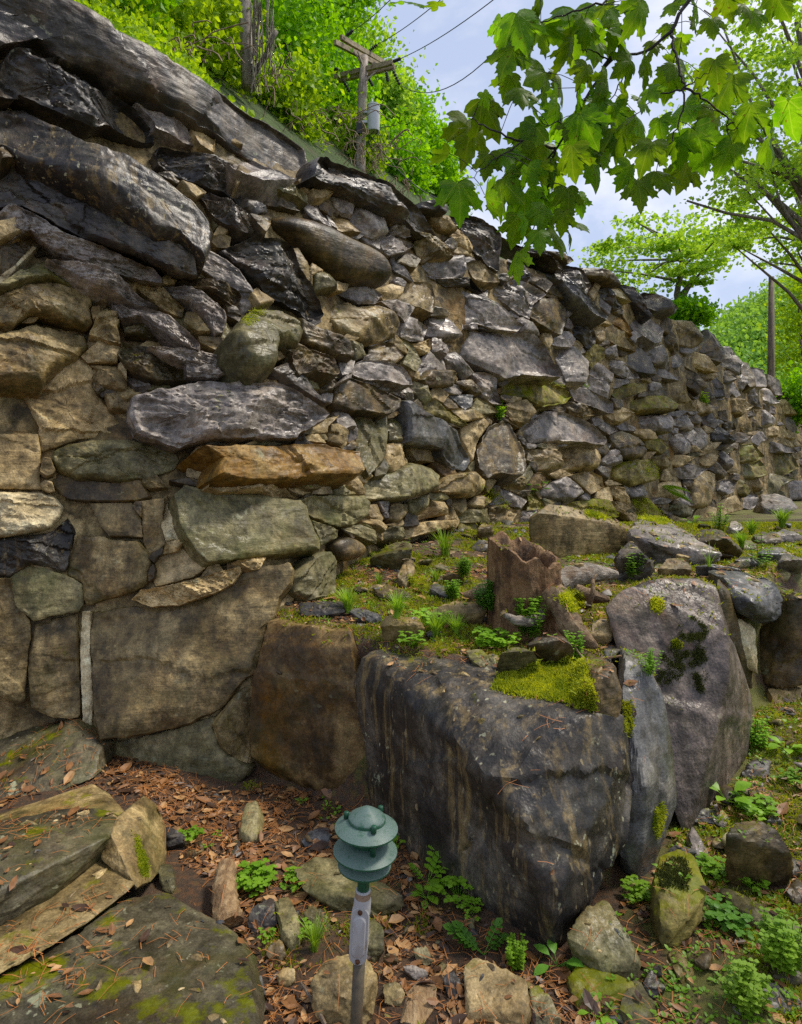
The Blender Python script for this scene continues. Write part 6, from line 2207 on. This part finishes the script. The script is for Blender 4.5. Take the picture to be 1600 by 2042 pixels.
V, fs = lathe([(0, 0), (2.6 * tr_, 0), (2.2 * tr_, 3 * tr_), (3 * tr_, 4 * tr_), (1.8 * tr_, 7 * tr_), (0.9 * tr_, 12 * tr_), (0, 12.5 * tr_)], 12)
obj_np('bushing', V + tc + np.array([-3 * tr_, 0, 53.5 * tr_]), fs, M_TRAFO, up_)
V, fs = boxv(tc + np.array([-0.33, -0.05, 0.25]), tc + np.array([-0.10, 0.15, 0.32])); obj_np('bracket', V, fs, M_TRAFO, up_, smooth=False)
V, fs = boxv(tc + np.array([-0.33, -0.05, 0.55]), tc + np.array([-0.10, 0.15, 0.62])); obj_np('bracket', V, fs, M_TRAFO, up_, smooth=False)
V, fs = boxv(pix(711, 265, UY - 0.22), pix(722, 248, UY - 0.1)); obj_np('meter_box', V, fs, M_DARKMET, up_, smooth=False)
A = Acc()
for (x1, y1, dd) in ((770, 290, .5), (755, 300, .4), (765, 300, .6), (738, 270, .3), (790, 250, .3)):
    p0, p1 = pix(752, 255, UY - 0.4), pix(735, 285, UY - 0.2)
    V, fs = tube([p0, pix(x1, y1, UY - dd), pix((x1 + 735) / 2, y1 + 3, UY - 0.3), p1], 0.013, 5, False); A.add(V, fs)
A.build('jumper_cables', [M_DARKMET], up_)
V, fs = tube([pix(719, 155, UY - 0.1), pix(688, 258, UY + 1.5)], 0.010, 5); obj_np('guy_wire', V, fs, M_GREYW, up_)


def line(label, a, b, sag, r=0.011):
    p = [a + (b - a) * f - np.array([0, 0, sag * 4 * f * (1 - f)]) for f in np.linspace(0, 1, 14)]
    V, fs = tube(p, r, 5, False)
    tag(obj_np('power_line', V, fs, M_WIRE, origin=p[0]), label, 'power line', 'power lines leaving the utility pole')


line('power line from the lower crossarm\'s right end rising to the top border', pix(800, 116, 19.4), pix(1060, -62, 12.0), 0.15)
line('power line from the upper crossarm\'s middle rising to the top border', pix(753, 88, 20.6), pix(910, -28, 14.5), 0.1)
line('power line from the upper crossarm\'s left end, highest of the lines', pix(705, 60, 19.2), pix(820, -46, 14), 0.1)
line('power line that runs behind the maple leaves to the slope', pix(800, 170, 19.6) * 1.0, pix(1010, 78, 12.5), 0.55)
line('sagging cable from the transformer down along the slope', pix(740, 272, 19.6), pix(905, 400, 25.0), 0.5, 0.018)

# plain pole far right
p0 = pix(1538, 752, 23.0)
pl = thing('wooden_pole', 'plain brown wooden pole standing behind the far end of the wall', 'utility pole', tuple(p0 - np.array([0, 0, 2.0])))
V, fs = tube([p0 - np.array([0, 0, 2.2]), p0, pix(1539, 552, 23.0)], [0.13, 0.12, 0.09], 14)
obj_np('pole', V, fs, wood_mat('brown_pole_wood', (0.07, 0.05, 0.035), (0.14, 0.10, 0.07), (0.22, 0.165, 0.12), (12, 12, 1.2)), pl)

# trees on the right
def px_tree(name, label, px, py, wpx, hpx, Yd, n, leaf, mat, clumps, cr, layered, base, tr_r, seed, group='trees beyond the right end of the wall', depth=None):
    c = pix(px, py, Yd); rx, rz = wpx / FOC * Yd, hpx / FOC * Yd
    b = pix(base[0], base[1], Yd)
    return tree(name, label, c[0], c[1], c[2], (rx, depth or rx, rz), n, leaf, mat, group, clumps, cr, layered, M_BARK, b[2] - 1.0, tr_r, seed, (b[0], b[1]), 0.35 if layered else 0.0)


px_tree('layered_tree', 'small tree with flat layered branches behind the middle of the wall top', 1325, 510, 150, 85, 20, 4600, 0.15, M_CR2, 50, 0.15, True, (1375, 640), 0.16, 70)
px_tree('shrub', 'low bright green bush at the foot of the layered tree', 1385, 615, 45, 30, 19, 3000, 0.15, M_CR1, 14, 0.3, False, (1385, 640), 0.05, 71)
px_tree('large_tree', 'tall lacy tree filling the upper right corner', 1590, 180, 230, 250, 13, 13000, 0.105, M_CR2, 120, 0.12, True, (1760, 820), 0.22, 72, depth=2.2)
px_tree('large_tree', 'lower spreading tree at the right border above the brown pole', 1580, 420, 150, 95, 16, 4000, 0.13, M_CR2, 50, 0.15, True, (1720, 800), 0.16, 73)
px_tree('young_tree', 'yellow-green young tree right of the brown pole', 1610, 650, 75, 120, 27, 4200, 0.16, M_CR3, 30, 0.22, False, (1635, 800), 0.10, 74)
px_tree('shrub', 'bright green bush at the right border beyond the wall end', 1605, 790, 50, 50, 24, 4200, 0.16, M_CR1, 16, 0.3, False, (1610, 850), 0.06, 75)
# explicit limbs of the big right tree
A = Acc()
for p, r0 in ((pts('1720,700 1600,475 1540,440 1450,425 1370,400'), 0.055), (pts('1600,475 1555,400 1535,330 1520,300'), 0.032), (pts('1545,215 1505,150 1470,110 1430,60'), 0.035), (pts('1610,300 1600,180 1580,120 1555,70'), 0.038), (pts('1600,400 1500,210 1440,45 1405,20'), 0.034), (pts('1720,650 1640,420 1610,300'), 0.075), (pts('1550,445 1490,380 1420,340'), 0.02)):
    V, fs = tube([pix(x, y, 13.0 + 0.2 * k) for k, (x, y) in enumerate(p)], np.linspace(r0, r0 * 0.4, len(p)), 7); A.add(V, fs)
big = [o for o in col.objects if o.name.startswith('large_tree')][0]
A.build('limbs', [M_BARK], big)

# far wooded hill
hx = np.linspace(-40, 260, 90); hy = np.linspace(85, 200, 40)
X, Y = np.meshgrid(hx, hy)
tp_ = (X - 800 / FOC * 0) / Y * FOC + 800
prof = np.interp(tp_, [1000, 1380, 1430, 1480, 1520, 1600, 1800, 2400], [800, 790, 665, 625, 608, 560, 480, 400])
Zt = CAMZ + (HOR - prof) / FOC * 150 * sstep(85, 150, Y) - 3
Zt = Zt + 2.0 * fbm(np.c_[X.ravel() * 0.08, Y.ravel() * 0.08, np.zeros(X.size)], 4).reshape(X.shape)
V = np.stack([X, Y, Zt], -1).reshape(-1, 3)
nx = len(hx)
i = np.arange(len(hy) - 1)[:, None]; k = np.arange(nx - 1)[None]
Q = np.stack([i * nx + k, i * nx + k + 1, (i + 1) * nx + k + 1, (i + 1) * nx + k], -1).reshape(-1, 4)
tag(obj_np('far_hill', V, [Q], M_HILL, origin=(100, 140, 0)), kind='structure')
n = 9000
yy = rs.uniform(88, 170, n); tx = rs.uniform(1380, 1700, n); xx = (tx - 800) / FOC * yy
pr = np.interp(tx, [1000, 1380, 1430, 1480, 1520, 1600, 1800, 2400], [800, 790, 665, 625, 608, 560, 480, 400])
zz = CAMZ + (HOR - pr) / FOC * 150 * sstep(85, 150, yy) - 3
q = np.stack([xx, yy, zz], -1)
q = np.repeat(q[:1500], 26, 0) + rs.normal(0, 1, (39000, 3)) * np.array([2.0, 2.0, 1.5]) + np.array([0, 0, 2.2])
V, fs = leaf_cards(q, 0.9, rs)
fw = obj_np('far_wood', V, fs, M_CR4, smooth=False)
fw['kind'] = 'stuff'

# ------------------------------------------------------------------ maple branch in front
def maple_mat():
    t = NT('maple_leaf')
    oc = t.n('TexCoord').outputs['Object']
    geo = t.n('NewGeometry')
    n = t.noise(geo.outputs['Position'], 20.0, 4, 0.7)
    rnd = t.n('ObjectInfo').outputs['Random']
    base = t.ramp(n, (0.33, (0.085, 0.21, 0.006)), (0.66, (0.19, 0.36, 0.010)))
    sx = t.n('SeparateXYZ', None, i0=oc)
    vein = None
    for a in (0.0, 0.62, -0.62, 1.45, -1.45):
        ac = t.math('ABSOLUTE', t.math('SUBTRACT', t.math('MULTIPLY', sx.outputs[0], math.cos(a)), t.math('MULTIPLY', sx.outputs[1], math.sin(a))))
        al = t.math('ADD', t.math('MULTIPLY', sx.outputs[0], math.sin(a)), t.math('MULTIPLY', sx.outputs[1], math.cos(a)))
        v = t.math('MULTIPLY', t.math('LESS_THAN', ac, 0.011), t.math('GREATER_THAN', al, 0.0))
        # side veins leave each main vein at an angle
        w = t.math('FRACT', t.math('MULTIPLY', t.math('SUBTRACT', al, t.math('MULTIPLY', ac, 0.9)), 7.0))
        sv = t.math('MULTIPLY', t.math('LESS_THAN', w, 0.07), t.math('LESS_THAN', ac, 0.17))
        v = t.math('MAXIMUM', v, t.math('MULTIPLY', t.math('MULTIPLY', sv, 0.4), t.math('GREATER_THAN', al, 0.05)))
        vein = v if vein is None else t.math('MAXIMUM', vein, v)
    base = t.mix(t.math('MULTIPLY', vein, 0.55), base, (0.30, 0.42, 0.07))
    spot = t.ramp(t.noise(geo.outputs['Position'], 55.0, 2, 0.5), (0.70, 0.0), (0.73, 0.8))
    base = t.mix(spot, base, (0.12, 0.07, 0.02))
    base = t.n('HueSaturation', None, Hue=t.math('MULTIPLY_ADD', rnd, 0.03, 0.485), Value=t.math('MULTIPLY_ADD', rnd, 0.5, 0.72), Color=base).outputs[0]
    bp = t.n('Bump', None, Strength=0.4, Distance=0.004, Height=t.math('SUBTRACT', n, vein))
    b = t.n('BsdfPrincipled', None, Base_Color=base, Roughness=0.42, Normal=bp.outputs[0])
    b.inputs['Specular IOR Level'].default_value = 0.28
    tr = t.n('BsdfTranslucent', None, Color=t.mix(1.0, base, (1.45, 1.3, 0.5), 'MULTIPLY'))
    return t.end(t.n('MixShader', None, i0=0.72, i1=b.outputs[0], i2=tr.outputs[0]).outputs[0])


M_MAPLE = maple_mat()
M_TWIG = wood_mat('dark_twig_bark', (0.012, 0.009, 0.007), (0.03, 0.023, 0.018), (0.06, 0.05, 0.04), (60, 60, 60))
half = np.array([(0.0, 0.06), (0.09, -0.05), (0.22, -0.10), (0.36, -0.07), (0.47, 0.03), (0.41, 0.09), (0.46, 0.16), (0.37, 0.22), (0.47, 0.29), (0.50, 0.40), (0.62, 0.45), (0.57, 0.53), (0.64, 0.63), (0.50, 0.58), (0.41, 0.63), (0.34, 0.55), (0.25, 0.56), (0.28, 0.66), (0.22, 0.72), (0.25, 0.81), (0.14, 0.83), (0.09, 0.93), (0.0, 1.06)])
outl = np.vstack([half, (half[1:-1] * np.array([-1, 1]))[::-1]])


def maple_mesh(seed):
    r_ = np.random.default_rng(seed)
    c = np.array([0.0, 0.22])
    rings = [0.34, 0.68, 1.0]
    n_ = len(outl)
    droop, fold, tw = r_.uniform(0.15, 0.65), r_.uniform(0.0, 0.65), r_.normal(0, 0.15)
    P = [c + (outl - c) * r for r in rings]
    P2 = np.vstack(P + [c[None]])
    x, y = P2[:, 0], P2[:, 1]
    z = -droop * (y - 0.2) ** 2 - fold * np.abs(x) ** 1.3 * 0.7 + tw * x * y + 0.03 * np.sin(x * 9 + seed) * np.cos(y * 8)
    # lobes buckle between the main veins
    an = np.arctan2(x, y - 0.02)
    z = z + 0.05 * np.cos(an * 6.0) * np.hypot(x, y - 0.02)
    V = np.c_[x, y, z]
    F4, F3 = [], []
    for i_ in range(2):
        for k_ in range(n_):
            k2_ = (k_ + 1) % n_
            F4.append((i_ * n_ + k_, i_ * n_ + k2_, (i_ + 1) * n_ + k2_, (i_ + 1) * n_ + k_))
    for k_ in range(n_):
        F3.append((3 * n_, (k_ + 1) % n_, k_))
    return mesh_np('maple_leaf', V, [np.array(F3), np.array(F4)], True, [M_MAPLE])


LM = [maple_mesh(s_) for s_ in range(9)]
LEAVES = '''993,60,58 1039,55,82 1015,115,96 1058,104,84 1146,55,112 1083,148,102 1014,165,62 1039,186,62 1119,170,72 1069,192,54 1165,148,62 1228,66,92 1204,25,54 1124,16,92 1083,8,66 1066,230,68 1102,233,64 981,233,88 935,275,118 880,318,54 970,198,34 1039,290,104 1119,269,62 1171,252,78 1160,233,58 1201,238,52 1228,233,62 1234,280,78 1141,321,78 1184,323,94 971,329,64 918,392,96 971,395,74 1012,370,98 998,411,54 1058,351,54 1105,348,54 1083,384,64 1110,356,64 1047,419,80 1091,411,74 1135,395,58 1160,406,50 1086,430,64 1028,460,60 1050,452,54 1077,477,60 1113,474,84 1154,447,54 1141,477,44 1027,524,68 1206,175,64 1190,90,74 1193,208,54
1269,33,84 1216,27,64 1230,68,74 1285,143,66 1362,120,70 1345,135,60 1430,143,64 1447,178,88 1463,186,40 1400,165,54 1334,170,64 1301,186,54 1373,217,88 1282,200,54 1266,241,86 1318,252,64 1414,241,80 1491,239,78 1482,269,64 1576,239,92 1540,296,106 1233,282,74 1290,304,72 1354,296,64 1400,296,112 1447,315,80 1249,351,62 1277,381,68 1321,354,80 1365,348,74 1343,14,44 1392,16,44 1422,47,50 1386,49,34 1493,16,60 1507,38,50 1452,8,54 1351,93,44 790,3,44 828,6,48 866,2,44 1100,60,80 1130,110,80 1065,60,70 1150,200,60 1090,300,60 1060,320,60 1010,310,66 1080,345,50 1122,440,50 1250,130,60 1170,60,70 1250,190,50 1560,10,60 1330,60,40 1305,90,44 1370,70,40 1180,290,70 1140,250,56 1215,300,56 1110,205,60 1055,260,64'''
mt = thing('maple_tree', 'maple branch with large translucent lobed leaves hanging in front at the upper right', 'tree', (3.3, 2.7, 0.0))
BR = [(pts('1480,-150 1372,0 1337,66 1290,103 1215,117 1190,165'), .011), (pts('1330,-90 1275,0 1250,45 1213,120 1190,165 1150,220 1135,260 1110,295 1085,330'), .012), (pts('1110,295 1052,285 1015,275 965,250 940,238'), .007), (pts('1037,287 985,320 945,350'), .004),
      (pts('1110,295 1097,330 1095,370 1070,410 1072,440 1055,480'), .006), (pts('1337,66 1345,100 1360,150 1365,175 1362,220 1345,270 1320,305'), .007), (pts('1365,175 1400,190 1452,232 1450,270'), .006), (pts('1365,175 1340,183 1310,190 1275,220'), .005),
      (pts('1275,-30 1200,5 1150,20 1100,38 1060,50'), .006), (pts('1213,118 1180,102 1160,98'), .004), (pts('1150,225 1150,160 1155,130'), .004), (pts('1255,112 1240,160 1215,205 1180,235'), .004), (pts('1150,262 1110,240 1060,275'), .004), (pts('1085,330 1060,310 1040,335'), .004), (pts('1365,175 1412,145'), .004), (pts('1450,250 1500,240 1560,240'), .004), (pts('1450,258 1475,255 1520,275'), .003)]
A = Acc()
MY = 1.85
brp = []
for p, r in BR:
    q = np.array([pix(x, y, MY + 0.05 * math.sin(x * 0.02 + y * 0.013)) for x, y in p])
    ss = np.linspace(0, 1, len(q) * 4); s0 = np.linspace(0, 1, len(q))
    q = np.stack([np.interp(ss, s0, q[:, c]) for c in range(3)], 1)
    q[1:-1] = (q[:-2] + 2 * q[1:-1] + q[2:]) / 4
    q += 0.0025 * rs.normal(size=q.shape)
    V, fs = tube(q, np.linspace(r, r * 0.35, len(q)) * 0.62, 7); A.add(V, fs)
    brp.append(q)
brp = np.concatenate(brp)
# the bough runs back to its trunk, which stands to the right of the view
V, fs = tube([pix(1480, -150, MY), np.array([1.35, 2.1, 3.4]), np.array([2.0, 2.5, 3.5]), np.array([3.3, 2.7, 3.5])], [.009, .02, .035, .05], 9); A.add(V, fs)
V, fs = tube([pix(1330, -90, MY), np.array([1.2, 2.05, 3.5]), np.array([2.0, 2.5, 3.5])], [.009, .016, .03], 9); A.add(V, fs)
PET = Acc()
leaf_spots = []
for tok in LEAVES.split():
    x, y, w = (float(v) for v in tok.split(','))
    leaf_spots.append((x, y, w))
for k, (x, y, w) in enumerate(leaf_spots):
    Yl = MY + rs.normal(0, 0.10)
    c = pix(x, y, Yl)
    sz = w / FOC * Yl * rs.uniform(0.84, 1.05)
    # hang outwards and down from the nearest twig
    d = c - brp[np.argmin(((brp - c) ** 2).sum(1))]
    tip = unit(np.array([d[0] * 3 + rs.normal(0, 0.25), rs.normal(-0.15, 0.35), -0.75 + d[2] * 2 + rs.normal(0, 0.2)]) + 1e-6)
    nrm = unit(np.array([rs.normal(0, 0.6), -0.70 + rs.normal(0, 0.4), 0.5 + rs.normal(0, 0.4)]))
    s_ = unit(np.cross(tip, nrm)); nrm = np.cross(s_, tip)
    o = bpy.data.objects.new('leaf', LM[k % len(LM)])
    col.objects.link(o)
    o.parent = mt
    org = c - tip * sz * 0.45
    from mathutils import Matrix
    Mx = Matrix(((s_[0], tip[0], nrm[0]), (s_[1], tip[1], nrm[1]), (s_[2], tip[2], nrm[2]))).to_4x4()
    o.rotation_mode = 'QUATERNION'
    o.rotation_quaternion = Mx.to_quaternion()
    o.scale = (sz, sz, sz)
    o.location = tuple(org - np.array(mt.location))
    bp_ = org + tip * sz * 0.06
    j = brp[np.argmin(((brp - bp_) ** 2).sum(1))]
    if np.linalg.norm(j - bp_) < 0.16:
        V, fs = tube([bp_, (bp_ + j) / 2 + np.array([0, 0, 0.006]), j], 0.0011, 4, False); A.add(V, fs)
A.build('branch', [M_TWIG], mt)
V, fs = tube([(3.3, 2.7, -0.1), (3.32, 2.72, 1.5), (3.3, 2.7, 3.5), (3.35, 2.75, 6.0)], [0.17, 0.14, 0.12, 0.07], 14)
obj_np('trunk', V, fs, M_BARK, mt)
